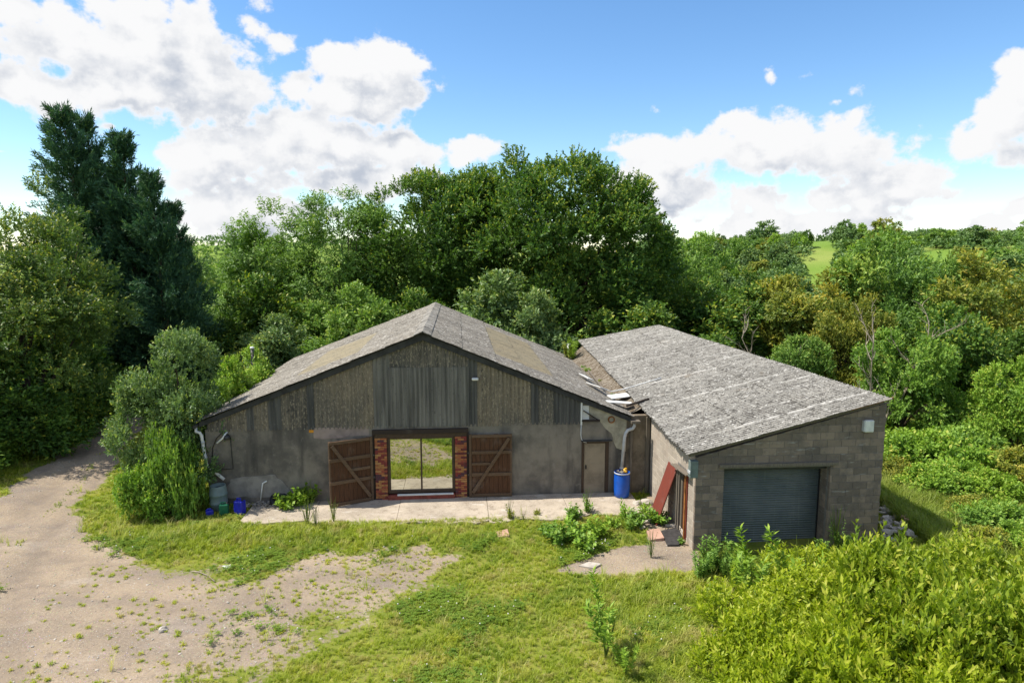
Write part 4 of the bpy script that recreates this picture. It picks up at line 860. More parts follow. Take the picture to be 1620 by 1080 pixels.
for i, (lab, x, y, cm, tm, lm, sc, rz) in enumerate((('dark hedge bush in deep shade below the olive tree', -22.4, 28.0, shC, shT3, 'beech', (1.0, 1.0, .85), .3), ('dark hedge bush nearest the left picture edge', -24.8, 25.6, shC, shT3, 'beech', (1.0, 1, .8), 1.7),
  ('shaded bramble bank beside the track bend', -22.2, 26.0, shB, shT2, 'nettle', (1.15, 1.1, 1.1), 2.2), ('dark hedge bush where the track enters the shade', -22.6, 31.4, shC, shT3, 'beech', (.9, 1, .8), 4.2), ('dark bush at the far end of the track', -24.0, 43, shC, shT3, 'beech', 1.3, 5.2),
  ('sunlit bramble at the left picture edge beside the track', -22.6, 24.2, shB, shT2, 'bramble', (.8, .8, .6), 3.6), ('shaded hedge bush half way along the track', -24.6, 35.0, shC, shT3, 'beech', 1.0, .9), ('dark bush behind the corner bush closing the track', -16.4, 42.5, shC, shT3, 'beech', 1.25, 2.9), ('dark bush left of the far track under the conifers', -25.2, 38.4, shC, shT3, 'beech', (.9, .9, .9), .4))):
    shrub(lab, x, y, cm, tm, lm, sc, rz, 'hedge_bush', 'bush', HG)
# right meadow scrub
RG = 'scrub on the slope right of the garage'
spots = [(1450, 700, 26.5), (1540, 690, 27), (1600, 720, 25.5), (1480, 745, 23.8), (1560, 760, 23), (1430, 740, 25), (1510, 800, 20.5), (1590, 810, 20), (1460, 790, 21.5), (1550, 850, 18.2), (1615, 870, 17.4), (1500, 842, 18.9), (1420, 690, 29), (1500, 660, 30), (1590, 650, 30), (1500, 700, 25.5), (1400, 655, 33), (1350, 640, 34)]
for i, (px, py, Y) in enumerate(spots):
    x, y, z = un(px, py, Y=Y); g = float(height(x, Y)); mid = i in (4, 9)
    s = min(max((z - g + .35) / 1.55, .6), 1.35) * .8
    if x < 15.3 and Y < 24.5: x += 1.5; s *= .8
    ORD = ('first', 'second', 'third', 'fourth', 'fifth', 'sixth', 'seventh', 'eighth'); row = lambda q: 0 if q >= 26 else 1 if q >= 21 else 2
    rank = sum(1 for a_, b_, c_ in spots if row(c_) == row(Y) and (a_ - 810) * c_ < (px - 810) * Y)
    shrub('%s tangled scrub mound from the garage in the %s row on the slope' % (ORD[rank], ('far', 'middle', 'near')[row(Y)]), x, Y, shB, shT2, ['bramble', 'nettle', 'olive', 'bramble', 'lime', 'olive'][i % 6], (s * 1.0, s * 1.0, s), i * 1.3, 'scrub_bush', 'scrub', RG)
# dead branches
def dead(name, label, x, y, z, hgt, seed, n=7, fan=1.0):
    r = random.Random(seed); v, f = [], []
    def grow(p, d, ln, rad, lev):
        pts = [p]; q = p
        for s in range(4): d = (d + Vector((r.uniform(-.35, .35), r.uniform(-.3, .3), r.uniform(-.1, .2)))).normalized(); q = q + d * ln / 4; pts.append(q)
        tube_geo(pts, [rad, rad * .8, rad * .62, rad * .45, rad * .25], 5, v, f)
        if lev:
            for s in (1, 2, 3, 4):
                for _ in range(2): grow(pts[s], (d + Vector((r.uniform(-1, 1), r.uniform(-.8, .8), r.uniform(-.3, .7))) * fan).normalized(), ln * .32, rad * .5, lev - 1)
    for i in range(n): grow(Vector((r.uniform(-.1, .1), r.uniform(-.1, .1), 0)), Vector((r.uniform(-.5, .5) * fan, r.uniform(-.4, .4), 1)).normalized(), hgt * r.uniform(.6, 1), .06, 2)
    o = empty(name, (x, y, z)); tag(o, label, 'dead tree'); ob('branches', mesh('dead', v, f), o, M['deadwood']); return o
for lab, px, py, Y, hh, sd_, n in (('bare pale branches in the tree above the garage roof corner', 1388, 545, 30, 2.2, 5, 2), ('bare pale twigs behind the long edge of the garage roof', 1245, 545, 36, 2.2, 6, 2), ('thin dead stems behind the roof valley under the beech', 935, 545, 41, 2.6, 8, 2)):
    x, y, z = un(px, py, Y=Y); g = float(height(x, Y)); dead('dead_tree', lab, x, Y, g, z - g + hh * .62, sd_, n, .75)
# foreground laurel bushes
def laurel(name, seed, lobes, n, L=.15):
    r = np.random.default_rng(seed); A = np.array([l[3] * l[4] for l in lobes]); A /= A.sum(); ii = r.choice(len(lobes), n, p=A); c = np.array([l[:3] for l in lobes])[ii]; rr = np.array([l[3:6] for l in lobes])[ii]
    d = sph(r, n); d[:, 2] = np.abs(d[:, 2]) * 1.0 - .15; d = norm(d); q = .80 + .26 * r.random(n) + .2 * sn(d[:, 0], d[:, 1], d[:, 2], 4, seed) + .2 * sn(d[:, 0], d[:, 1], d[:, 2], 9, seed + 3); q = np.where(r.random(n) < .3, .5 + .3 * r.random(n), q); pos = c + d * rr * q[:, None]
    keep = pos[:, 2] > .05; pos, d = pos[keep], d[keep]; sdir = norm(d * .35 + np.array([0, 0, .75]) + r.normal(size=pos.shape) * .32)
    tl = r.random(len(pos)) < .05; pos[tl] += np.array([0, 0, .32]); sdir[tl] = norm(sdir[tl] * .3 + np.array([0, 0, 1]))
    return leaf_mesh(name, pos, sdir, d, r, 12, .42, L, .062, spread=.8, droop=-.05, tipw=1.0, subt=.12 * r.normal(size=len(pos)) + .22 * sn(pos[:, 0], pos[:, 1], pos[:, 2], 2.2, seed), fold=.25, flat=.5)
def laurel_lobes(seed, n=17):
    r = random.Random(seed); out = [(0, 0, .4, 1.2, 1.2, .5)]
    for i in range(n):
        a = r.uniform(0, 6.28); q = 1.75 * math.sqrt(r.random()); h = r.uniform(.3, 1.35) * (1.15 - .28 * q); w_ = r.uniform(.38, .75); out.append((q * math.cos(a), q * math.sin(a), h, w_, w_, r.uniform(.42, .8)))
    return out
LB = laurel_lobes(1); LB2 = laurel_lobes(5); laA = laurel('laurel', 81, LB, 2100); laB = laurel('laurel2', 82, LB2, 2100, .13); laT = trunk_mesh('laurel_stems', LB[:6], .06, 15)
LG_ = 'lime green laurel bushes in the right foreground'
for lab, x, y, cm, rz, s in (('lime green laurel nearest the garage shutter', 7.9, 15.7, laA, .2, (.9, .9, .66)), ('lime green laurel right of the shutter beside the block wall', 10.5, 15.7, laB, 1.4, (.95, .9, .62)), ('lime green laurel at the left of the foreground clump', 6.3, 13.9, laB, 2.5, (.95, .95, .8)),
   ('lime green laurel in the middle of the foreground clump', 8.6, 13.4, laA, 3.3, (1.05, 1.05, 1.3)), ('lime green laurel at the right of the foreground clump', 11.2, 13.6, laB, 4.4, (1.1, 1.1, 1.15)), ('lime green laurel at bottom centre right, cut by the frame', 6.9, 11.6, laA, 5.1, (.95, .95, 1.1)),
   ('lime green laurel in the bottom right corner', 9.6, 11.4, laB, .8, (1.1, 1.1, 1.45)), ('lime green laurel at the right picture edge above the corner', 13.2, 15.6, laA, 2.0, (1.0, 1.0, .7))):
    o = tree('laurel_bush', lab, 'bush', x, y, cm, laT, 'laurel', LG_, rz, s); c_ = o.children[0]; c_.material_slots[0].link = 'OBJECT'; c_.material_slots[0].material = LM['laurel' if int(x * 10) % 2 else 'laurel2']
tree('laurel_bush', 'low lime green laurel at the lower left end of the clump', 'bush', 5.55, 12.3, laB, laT, 'laurel', LG_, 3.9, (.8, .8, .8))
# weeds
def weed_mesh(name, seed, stems, hgt, L, W, k, spread=1.0, fan=.35, low=.12):
    r = np.random.default_rng(seed); P, D = [], []
    for i in range(stems):
        a = r.random() * 6.28; d = np.array([math.cos(a) * fan * r.random(), math.sin(a) * fan * r.random(), 1]); d /= np.linalg.norm(d); b = np.array([math.cos(a), math.sin(a), 0]) * .12 * r.random() * hgt; h = hgt * (.55 + .5 * r.random()); m = max(3, int(h / .09)); s = low + (1 - low) * (np.arange(m) + .5) / m
        P.append(b + d * (s * h)[:, None]); D.append(np.repeat(d[None], m, 0))
    P, D = np.concatenate(P), np.concatenate(D); O = norm(P * np.array([1, 1, .2]) + np.array([0, 0, .3])); return leaf_mesh(name, P, D, O, r, k, .12, L, W, spread=1.2 * spread, droop=.15, tipw=.5)
def stems_mesh(name, seed, n, hgt):
    r = random.Random(seed); v, f = [], []
    for i in range(n): a = r.uniform(0, 6.28); q = r.uniform(.05, .3) * hgt; tube_geo([(0, 0, -.03), (q * .4 * math.cos(a), q * .4 * math.sin(a), hgt * .5), (q * math.cos(a), q * math.sin(a), hgt * r.uniform(.8, 1.05))], [.012, .009, .003], 4, v, f)
    return mesh(name, v, f)
wdA = weed_mesh('nettle', 91, 16, 1.0, .11, .045, 5); wdB = weed_mesh('dock', 92, 9, .6, .15, .05, 5, fan=.6); wdC = weed_mesh('low_weed', 93, 22, .35, .09, .06, 5, fan=1.2); wdD = weed_mesh('sapling', 94, 5, 1.6, .17, .05, 6, fan=.4, low=.3); wdE = weed_mesh('dry_stalk', 95, 8, .75, .05, .02, 3, fan=.3)
stA, stB = stems_mesh('weed_stems', 1, 10, .95), stems_mesh('tall_stems', 2, 6, 1.5)
def weed(label, x, y, me, st, lm, s=1.0, rz=0.0, z=None, name='weed', cat='weed', group=None):
    o = empty(name, (x, y, float(height(x, y)) if z is None else z), rz); o.scale = (s, s, s); tag(o, label, cat, group); own_mat(ob('leaves', me, o, LM[lm]), LM[lm]); ob('stems', st, o, LM['olive']) if st else None; return o
stS = stems_mesh('short_stems', 3, 7, .33)
def W(label, px, py, me, st, lm, s=1.0, rz=0.0, z=0.0, **kw): x, y, zz = un(px, py, z); return weed(label, x, y, me, st, lm, s, rz, None if z == 0 else z, **kw)
W('tall lime green sapling in the grass at bottom centre', 958, 1040, wdD, stB, 'lime', 1.1, .3, name='sapling', cat='sapling')
W('lime sapling shoot right beside the taller one', 990, 1070, wdD, stB, 'lime', .6, 1.3, name='sapling', cat='sapling')
for i, (px, py) in enumerate(((1120, 905), (1138, 900), (1150, 912), (1108, 915), (1165, 905))): W('dark green nettles at the front left corner of the garage', px, py, wdA, stA, 'nettle', [1.05, 1.15, .8, .9, .7][i], i * 1.1, group='nettles at the garage corner', name='nettle')
for i, (px, py) in enumerate(((1225, 885), (1330, 868), (1352, 862), (1300, 880), (1310, 868))): W('green weeds growing along the foot of the garage front wall', px, py, wdA if i % 2 else wdC, stA if i % 2 else stS, 'nettle', [1.3, .7, .8, .8, .6][i], i * .9, group='weeds along the garage front')
W('leafy weed at the right end of the concrete apron', 928, 812, wdB, stA, 'nettle', .95, .2); W('spreading green weed beside the first leafy weed on the apron edge', 908, 822, wdC, stS, 'nettle', 1.4, 1.2)
W('dry tufted weed on the front edge of the apron', 806, 822, wdB, stA, 'olive', .75, .4); W('thin dry stalk just right of the tufted apron weed', 828, 824, wdE, stS, 'olive', .8, .9)
W('small seedling on the concrete right of the thin stalk', 850, 815, wdC, stS, 'olive', .6, .9)
W('bramble shoot with yellow green leaves left of the open door', 478, 800, wdC, stS, 'lime', 2.1, .5, name='bramble_shoot'); W('low bramble runner on the ground towards the rubbish heap', 452, 806, wdC, stS, 'lime', 1.6, 2.5, name='bramble_shoot'); W('upright tip of the bramble by the barn wall', 490, 798, wdB, stA, 'lime', 1.0, 1.5, name='bramble_shoot')
for i, (px, py) in enumerate(((486, 832), (500, 836), (528, 826))): W('dry brown dock stalks at the left end of the apron', px, py, wdE, stA, 'olive', [1.1, .9, .9][i], i, group='dock stalks left of the apron')
for i, (px, py, s) in enumerate(((985, 820, 1.6), (1008, 832, 1.9), (1020, 815, 1.5), (1035, 828, 1.7), (995, 840, 1.5), (970, 835, 1.3))): W('yellow green weeds in the clump below the blue barrel', px, py, wdC if i % 2 else wdB, stS, ['bramble', 'nettle', 'lime'][i % 3], s * (.8 if i % 2 else .62), i * 1.7, group='weed clump below the blue barrel')
for i, (px, py, s) in enumerate(((885, 862, 1.9), (915, 855, 1.8), (945, 850, 1.7), (870, 850, 1.4), (925, 870, 1.6))): W('fresh green weeds in the bed in front of the apron', px, py, wdC, stS, ['nettle', 'bramble', 'lime'][i % 3], s, i * 2.1, group='weeds in front of the apron')
W('thin weed on the gravel beside the garage side door', 1030, 880, wdE, stA, 'bush', .9, .3); W('small green weed on the black mat', 1078, 858, wdC, stS, 'nettle', .55, 1.3)
W('bindweed under the leaning red board', 1044, 828, wdC, stS, 'nettle', 1.3, 2.3); W('climbing stem on the right part of the garage front', 1322, 866, wdE, stA, 'nettle', 1.6, .3)
for i, (u, v, z, s) in enumerate(((15.5, 12.3, 3.0, 1.25), (15.3, 12.5, 3.0, 1.0), (15.6, 9.6, 2.98, .55), (15.65, 8.6, 2.98, .7), (15.7, 6.0, 2.98, .45), (15.6, 3.0, 2.98, .4))):
    x, y, _ = Bw(u, v); weed(['tallest yellow green weed by the white vent pipe in the roof valley', 'second weed at the back end of the roof valley', 'small weed low in the middle of the roof valley', 'leafy weed in the middle of the roof valley', 'tiny weed between the pale boards in the valley', 'tiny weed beside the nearest pale board in the valley'][i], x, y, wdA if i < 2 else wdC, stA if i < 2 else stS, ['lime', 'olive', 'nettle', 'lime', 'olive', 'nettle'][i], s, i, z + .05)
for i in range(5): x, y, _ = Bw(.25 + .1 * (i % 2), 3.6 + i * 1.1); weed('bramble leaves lying on the left edge of the barn roof', x, y, wdC, stS, 'bramble' if i % 2 else 'lime', 1.5, i, 3.1, group='brambles on the left roof edge')

for lab, px, py, z_ in (('upright lime sprig standing before the left of the shutter', 1196, 935, .6), ('taller lime sprig standing before the middle of the shutter', 1266, 930, .7), ('short lime sprig at the foot of the shutter', 1160, 930, .2)):
    x, y, _ = un(px, py, z_); weed(lab, x, y, wdD, stB, 'lime', .85 + z_ * .6, px * .1, name='laurel_sprig', cat='sprig')
for grp, txt in (('nettles at the garage corner', '%s nettle from the left at the front left corner of the garage'), ('weeds along the garage front', '%s weed from the left along the foot of the garage front'), ('weed clump below the blue barrel', '%s weed from the left in the clump below the blue barrel'), ('weeds in front of the apron', '%s fresh green weed from the left in front of the apron'), ('dock stalks left of the apron', '%s dry brown dock stalk from the left by the apron end'), ('brambles on the left roof edge', '%s bramble spray from the front on the left roof edge')):
    L_ = sorted((o for o in COL.objects if o.get('group') == grp), key=lambda o: o.location.y if 'roof' in grp else o.location.x / o.location.y)
    for o, w_ in zip(L_, ('first', 'second', 'third', 'fourth', 'fifth', 'sixth')): o['label'] = txt % w_
# ------------------------------------------------------------------ grass (uncountable)
def blade_tuft(name, seed, n, h, w_, lean, kind='grass'):
    r = np.random.default_rng(seed); V, F, Hh = [], [], []
    for i in range(n):
        a = r.random() * 6.28; b = np.array([math.cos(a), math.sin(a), 0]) * .07 * r.random(); a2 = r.random() * 6.28; d = np.array([math.cos(a2), math.sin(a2), 0]); s = np.array([-d[1], d[0], 0]); hh = h * (.5 + .6 * r.random()); ln = lean * (.3 + r.random())
        k = len(V); p1 = b + d * ln * hh * .35 + np.array([0, 0, hh * .6]); p2 = b + d * ln * hh + np.array([0, 0, hh * (1 - .25 * ln)])
        V += [b - s * w_ / 2, b + s * w_ / 2, p1 - s * w_ * .4, p1 + s * w_ * .4, p2]; F += [(k, k + 1, k + 3), (k, k + 3, k + 2), (k + 2, k + 3, k + 4)]; Hh += [0, 0, .6, .6, 1]
    return np_mesh(name, np.array(V), np.array(F), {'hgt': np.array(Hh)})
def clover_tuft(name, seed, n):
    r = np.random.default_rng(seed); pos = np.stack([r.normal(size=n) * .07, r.normal(size=n) * .07, .03 + .06 * r.random(n)], 1); V, F, Hh = [], [], []
    for p in pos:
        for j in range(3):
            a = j * 2.1 + r.random(); d = np.array([math.cos(a), math.sin(a), .25]); s = np.array([-math.sin(a), math.cos(a), 0]); k = len(V); V += [p, p + d * .025 + s * .016, p + d * .045, p + d * .025 - s * .016]; F += [(k, k + 1, k + 2), (k, k + 2, k + 3)]; Hh += [0, .3, .6, .3]
    return np_mesh(name, np.array(V), np.array(F), {'hgt': np.array(Hh)})
def scatter(name, label, cat, tuft, mat, P, scl, tint):
    tuft.materials.append(mat); src = bpy.data.objects.new(name + '_blade', tuft)      # kept out of the scene; only its instances show
    me = bpy.data.meshes.new(name); me.vertices.add(len(P)); me.vertices.foreach_set('co', P.astype(np.float32).ravel()); me.update()
    for n_, a in (('scl', scl), ('tint', tint), ('ang', rng.random(len(P)) * 6.28)): at = me.attributes.new(n_, 'FLOAT', 'POINT'); at.data.foreach_set('value', np.ascontiguousarray(a, np.float32))
    o = ob(name, me); tag(o, label, cat, kind='stuff'); g = bpy.data.node_groups.new(name, 'GeometryNodeTree')
    g.interface.new_socket('Geometry', in_out='INPUT', socket_type='NodeSocketGeometry'); g.interface.new_socket('Geometry', in_out='OUTPUT', socket_type='NodeSocketGeometry')
    N = g.nodes.new; gi, go, io, oi = N('NodeGroupInput'), N('NodeGroupOutput'), N('GeometryNodeInstanceOnPoints'), N('GeometryNodeObjectInfo'); oi.inputs['Object'].default_value = src
    def na(nm): q = N('GeometryNodeInputNamedAttribute'); q.data_type = 'FLOAT'; q.inputs['Name'].default_value = nm; return q.outputs['Attribute']
    cx = N('ShaderNodeCombineXYZ'); l = g.links.new; l(na('ang'), cx.inputs[2]); l(gi.outputs[0], io.inputs['Points']); l(oi.outputs['Geometry'], io.inputs['Instance']); l(cx.outputs[0], io.inputs['Rotation']); l(na('scl'), io.inputs['Scale']); l(io.outputs[0], go.inputs[0])
    md = o.modifiers.new('scatter', 'NODES'); md.node_group = g; return o
APR = [Bw(u, v)[:2] for u, v in ((1.9, -1.75), (4.2, -2.0), (15.6, -2.1), (15.6, 0), (1.9, 0))]; BARNP = [Bw(u, v)[:2] for u, v in ((.3, -.1), (16.3, -.1), (16.3, 14), (.3, 14))]; GARP = [Gw(u, v)[:2] for u, v in ((-.05, -.1), (5.9, -.1), (5.9, 19.3), (-.05, 19.3))]
def cand(n, x0, x1, y0, y1, power=1.0):
    x = rng.uniform(x0, x1, n); y = y0 + (y1 - y0) * rng.random(n) ** power; ok = (pip(x, y, APR) < -.02) & (pip(x, y, BARNP) < 0) & (pip(x, y, GARP) < 0); return x[ok], y[ok]
def tall(x, y): return np.clip(sst(1.5, 4.5, x) * (1 - sst(16.8, 18.8, y)) + .75 * np.exp(-(((y - 20.2) / 1.0) ** 2)) * (1 - sst(-6, 2, x)), 0, 1)
gx_, gy_ = cand(120000, -23, 15, 11.0, 34, 1.35); gm = grassmask(gx_, gy_); cl = sn(gx_, gy_, 0, .8, 9)
ok = rng.random(len(gx_)) < np.clip(gm * 1.25 - .12, 0, 1) ** 1.5 * np.clip(.78 + .55 * sn(gx_, gy_, 0, 1.5, 51), .25, 1); x, y, c_, g_ = gx_[ok], gy_[ok], cl[ok], gm[ok]
hs = (.45 + .5 * g_) * (.7 + .5 * rng.random(len(x))) * (1 + .9 * tall(x, y)) * (.85 + .25 * c_)
scatter('meadow_grass', 'bright green short grass across the yard', 'grass', blade_tuft('tuft', 1, 16, .15, .011, .85), M['grass'], np.stack([x, y, height(x, y)], 1), hs, np.clip(.42 + .5 * sn(x, y, 0, .75, 12) + .3 * sn(x, y, 0, 2.3, 5) + .2 * rng.normal(size=len(x)), 0, 1))
sx, sy = cand(34000, -22, 15, 10.5, 30); tm_ = tall(sx, sy) * grassmask(sx, sy) * (.55 + .6 * sn(sx, sy, 0, .9, 14)); tm_ = np.maximum(tm_, .10 * grassmask(sx, sy) * (sn(sx, sy, 0, 1.7, 31) > -.1)); ok = rng.random(len(sx)) < tm_ * .8; x, y = sx[ok], sy[ok]
scatter('tall_grass', 'tall pale seeding grass left of the laurels and along the apron', 'grass', blade_tuft('tuft2', 2, 14, .44, .009, .8), M['straw'], np.stack([x, y, height(x, y)], 1), .6 + .55 * rng.random(len(x)), np.clip(.45 + .3 * sn(x, y, 0, .7, 3) + .25 * rng.normal(size=len(x)), 0, 1))
sx, sy = cand(42000, -14, 8, 11, 22); cm_ = np.clip(sn(sx, sy, 0, .75, 21) * 1.2 - .3, 0, 1) * grassmask(sx, sy); ok = rng.random(len(sx)) < cm_ * .45; x, y = sx[ok], sy[ok]
scatter('clover', 'dark green clover patches in the yard grass', 'clover', clover_tuft('tuft3', 3, 22), M['clover'], np.stack([x, y, height(x, y) + .02], 1), .5 + .7 * rng.random(len(x)), np.clip(.4 + .3 * rng.normal(size=len(x)), 0, 1))
ok = rng.random(len(x)) < .10; fx, fy = x[ok], y[ok]; fb_ = bpy.data.meshes.new('flower'); bm = bmesh.new(); bmesh.ops.create_icosphere(bm, subdivisions=1, radius=.016); bm.to_mesh(fb_); bm.free()
scatter('clover_flowers', 'tiny white clover flowers over the dark patches', 'clover', fb_, M['flower'], np.stack([fx, fy, height(fx, fy) + .15], 1), .7 + .6 * rng.random(len(fx)), rng.random(len(fx)))
# sparse rosettes on bare yard
sx, sy = cand(5200, -12, 0, 11.5, 19.5); dm = (1 - grassmask(sx, sy)) * np.clip(.25 + .75 * sst(-11, -4, sx) + .5 * sn(sx, sy, 0, 1.1, 8), 0, 1); ok = (rng.random(len(sx)) < dm * .5); x, y = sx[ok], sy[ok]
scatter('yard_tufts', 'small yellow green tufts dotted over the bare yard', 'grass', blade_tuft('tuft4', 4, 22, .07, .014, 1.1), M['grass'], np.stack([x, y, height(x, y)], 1), .5 + .9 * rng.random(len(x)) ** 2, np.clip(.75 + .2 * rng.normal(size=len(x)), 0, 1))
pb = bpy.data.meshes.new('pebble'); bm = bmesh.new(); bmesh.ops.create_icosphere(bm, subdivisions=1, radius=.03)
for v in bm.verts: v.co = Vector((v.co.x * 1.3 + random.uniform(-.006, .006), v.co.y + random.uniform(-.006, .006), v.co.z * .6))
bm.to_mesh(pb); bm.free(); sx, sy = cand(9000, -22, 6, 11, 30, 1.2); ok = rng.random(len(sx)) < (1 - grassmask(sx, sy)) * np.clip(.45 + .9 * sn(sx, sy, 0, .8, 41), .05, 1); x, y = sx[ok], sy[ok]
scatter('pebbles', 'loose pebbles and grit over the bare yard and track', 'gravel', pb, M['stone'], np.stack([x, y, height(x, y) + .003], 1), .25 + 1.1 * rng.random(len(x)) ** 4, rng.random(len(x)))
# rough herbage on the slope right of the garage
sx = rng.uniform(11.6, 32, 38000); sy = rng.uniform(13, 36, 38000); ok = ~((sx < 12.9) & (sy > 18.2) & (sy < 22.5)); sx, sy = sx[ok], sy[ok]
scatter('rough_herbage', 'rough tall herbage on the slope right of the garage', 'grass', blade_tuft('tuft5', 5, 18, .6, .022, .7), M['herb'], np.stack([sx, sy, height(sx, sy)], 1), .6 + .6 * rng.random(len(sx)), np.clip(.6 + .3 * sn(sx, sy, 0, .5, 6) + .2 * rng.normal(size=len(sx)), 0, 1))

# ------------------------------------------------------------------ loose things in the yard
def gz(x, y): return float(height(x, y))
# blue barrel full of rubbish under the downpipe
bx_, by_, _ = Bw(15.17, -.45); bz = .05
o = empty('blue_barrel', (bx_, by_, bz)); tag(o, 'blue plastic barrel standing under the right downpipe', 'barrel')
lathe('barrel_body', [(.0, .0), (.24, .0), (.275, .03), (.285, .2), (.29, .3), (.292, .6), (.287, .78), (.27, .86), (.275, .89), (.285, .90), (.285, .935), (.262, .935), (.258, .86), (.0, .84)], M['bluep'], o); lathe('barrel_rim', [(.287, .885), (.297, .89), (.297, .925), (.287, .93)], M['pipe'], o)
def lump(bm, c, s, r, sub=1):
    m = Matrix.Translation(c) @ Matrix.Rotation(r.uniform(0, 6), 4, 'Z') @ Matrix.Rotation(r.uniform(-.6, .6), 4, 'X') @ Matrix.Diagonal((*s, 1)); q = bmesh.ops.create_icosphere(bm, subdivisions=sub, radius=1.0, matrix=m)
    for v in q['verts']: v.co += Vector((r.uniform(-1, 1), r.uniform(-1, 1), r.uniform(-1, 1))) * min(s) * .28
def lumps(name, items, mat, seed, parent=None, sub=1):
    r = random.Random(seed); bm = bmesh.new()
    for c, s in items: lump(bm, Vector(c), s, r, sub)
    me = bpy.data.meshes.new(name); bm.to_mesh(me); bm.free(); return ob(name, me, parent, mat)
q = lumps('barrel_rubbish', [((random.uniform(-.16, .16), random.uniform(-.16, .16), random.uniform(.86, .95)), (.07, .05, .045)) for _ in range(16)], M['rubbish'], 5); q.location = (bx_, by_, bz); tag(q, 'grey rubbish heaped inside the blue barrel', 'rubbish', kind='stuff')
yb = lumps('yellow_container', [((0, 0, 0), (.085, .07, .085)), ((.02, -.02, .08), (.045, .04, .05))], M['yellow'], 6, None, 2); yb.location = (bx_ + .1, by_ - .05, bz + .98); tag(yb, 'crumpled yellow plastic container on top of the blue barrel', 'container')
# water butt and jerrycans
x, y, _ = un(347, 806); o = empty('water_butt', (x, y, gz(x, y))); tag(o, 'grey green ribbed water butt beside the bush at the barn corner', 'barrel')
lathe('butt_body', [(0, 0), (.24, 0), (.27, .06), (.285, .25), (.30, .27), (.30, .31), (.285, .33), (.29, .55), (.305, .57), (.305, .61), (.285, .63), (.265, .84), (.255, .86), (.255, .9), (.235, .9), (.23, .80), (0, .78)], M['buttgrey'], o); lathe('butt_water', [(.0, .795), (.228, .795)], M['blackp'], o)
def jerry(name, label, x, y, w_, d_, h_, mat, rz):
    o = empty(name, (x, y, gz(x, y)), rz); tag(o, label, 'jerrycan'); me = mesh('body', boxv((-w_ / 2, -d_ / 2, 0), (w_ / 2, d_ / 2, h_ * .84)), BF); bevel(me, .035, 2); ob('body', me, o, mat)
    v, f = tube_geo([(-w_ * .32, 0, h_ * .82), (-w_ * .28, 0, h_ * .98), (w_ * .15, 0, h_ * .98), (w_ * .2, 0, h_ * .82)], .022, 8); ob('handle', mesh('handle', v, f), o, mat); lathe('cap', [(.035, 0), (.035, .05), (0, .05)], M['blackp'], o, 12, (w_ * .36, 0, h_ * .835)); return o
x, y, _ = un(355, 814); jerry('jerrycan', 'green jerrycan in front of the water butt', x, y, .30, .22, .46, M['greenp'], .2)
x, y, _ = un(380, 812); jerry('jerrycan', 'deep blue jerrycan right of the green one', x, y, .32, .25, .56, M['blue2'], -.25)
x, y, _ = un(332, 816); jerry('jerrycan', 'small blue jerrycan half hidden by bramble leaves', x, y, .24, .2, .26, M['blue2'], .5)
# rubbish heap by the wall with tyre and white bar
x, y, _ = un(440, 799); ty = lathe('tyre', [(.17, .0), (.27, .0), (.31, .04), (.31, .14), (.27, .18), (.17, .18), (.15, .09), (.17, .0)], M['blackp'], None, 24); ty.location = (x, y + .1, gz(x, y) + .12); ty.rotation_euler = (R(28), R(8), 0); tag(ty, 'black tyre lying by the barn wall beside the rubbish', 'tyre')
x, y, _ = un(412, 800); it = [((random.gauss(0, .35), random.gauss(0, .16), random.uniform(0, .09)), (random.uniform(.05, .14), random.uniform(.04, .1), random.uniform(.025, .06))) for _ in range(38)]
q = lumps('rubble', it, M['rubbish'], 7); q.location = (x, y, gz(x, y) + .03); tag(q, 'low heap of rubble and rubbish against the barn wall', 'rubble', kind='stuff')
a = un(412, 797); b_ = Bw(2.22, -.06, .78); c_ = Bw(2.36, -.05, .85); wb = tube('white_bar', [(a[0], a[1], .05), b_, c_], .028, M['white'], None, 8); tag(wb, 'white plastic pipe leaning on the cement patch', 'pipe')
# red board leaning on the garage side wall
o = box('red_board', (-.42, -.02, 0), (.42, .02, 2.0), M['redboard'], None, .006)
p0 = Vector(Gw(-.62, 2.15, .0)); p1 = Vector(Gw(-.03, 2.08, 1.9)); upv = (p1 - p0).normalized(); al_ = Vector((math.sin(PSI), -math.cos(PSI), 0)); nn = al_.cross(upv).normalized(); al_ = upv.cross(nn)
Rm = Matrix((al_, nn, upv)).transposed().to_4x4(); o.matrix_world = Matrix.Translation(p0 + Vector((0, 0, gz(p0.x, p0.y)))) @ Rm; tag(o, 'weathered red painted board leaning against the garage side wall', 'board')
# pale boards in the roof valley
def vboard(label, u, v, du, dv, z, tilt, rz):
    bo = box('valley_board', (-du / 2, -dv / 2, -.015), (du / 2, dv / 2, .015), M['paleboard'], None, .004); bo.location = Bw(u, v, z); bo.rotation_euler = (R(random.uniform(-3, 3)), R(tilt), PHI + R(rz)); tag(bo, label, 'board', 'pale boards in the roof valley')
vboard('pale board nearest the eave in the roof valley', 15.35, .95, 1.0, .42, 3.26, 4, -6); vboard('second pale board from the eave, with a weed on it', 15.65, 2.15, .85, .55, 3.24, -4, 10); vboard('long pale board third from the eave in the valley', 14.95, 3.2, .35, 1.4, 3.45, 20, 12); vboard('farthest pale board in the roof valley', 14.9, 5.2, .3, 1.2, 3.46, 21, 10)
vc = tube('white_cable', [Bw(15.0, 2.6, 3.45), Bw(15.5, 2.75, 3.30), Bw(16.0, 2.8, 3.38), Bw(16.9, 2.85, 3.62), Bw(17.6, 2.95, 3.80)], .022, M['white'], None, 6); tag(vc, 'thin white pipe lying across the roof valley', 'pipe')
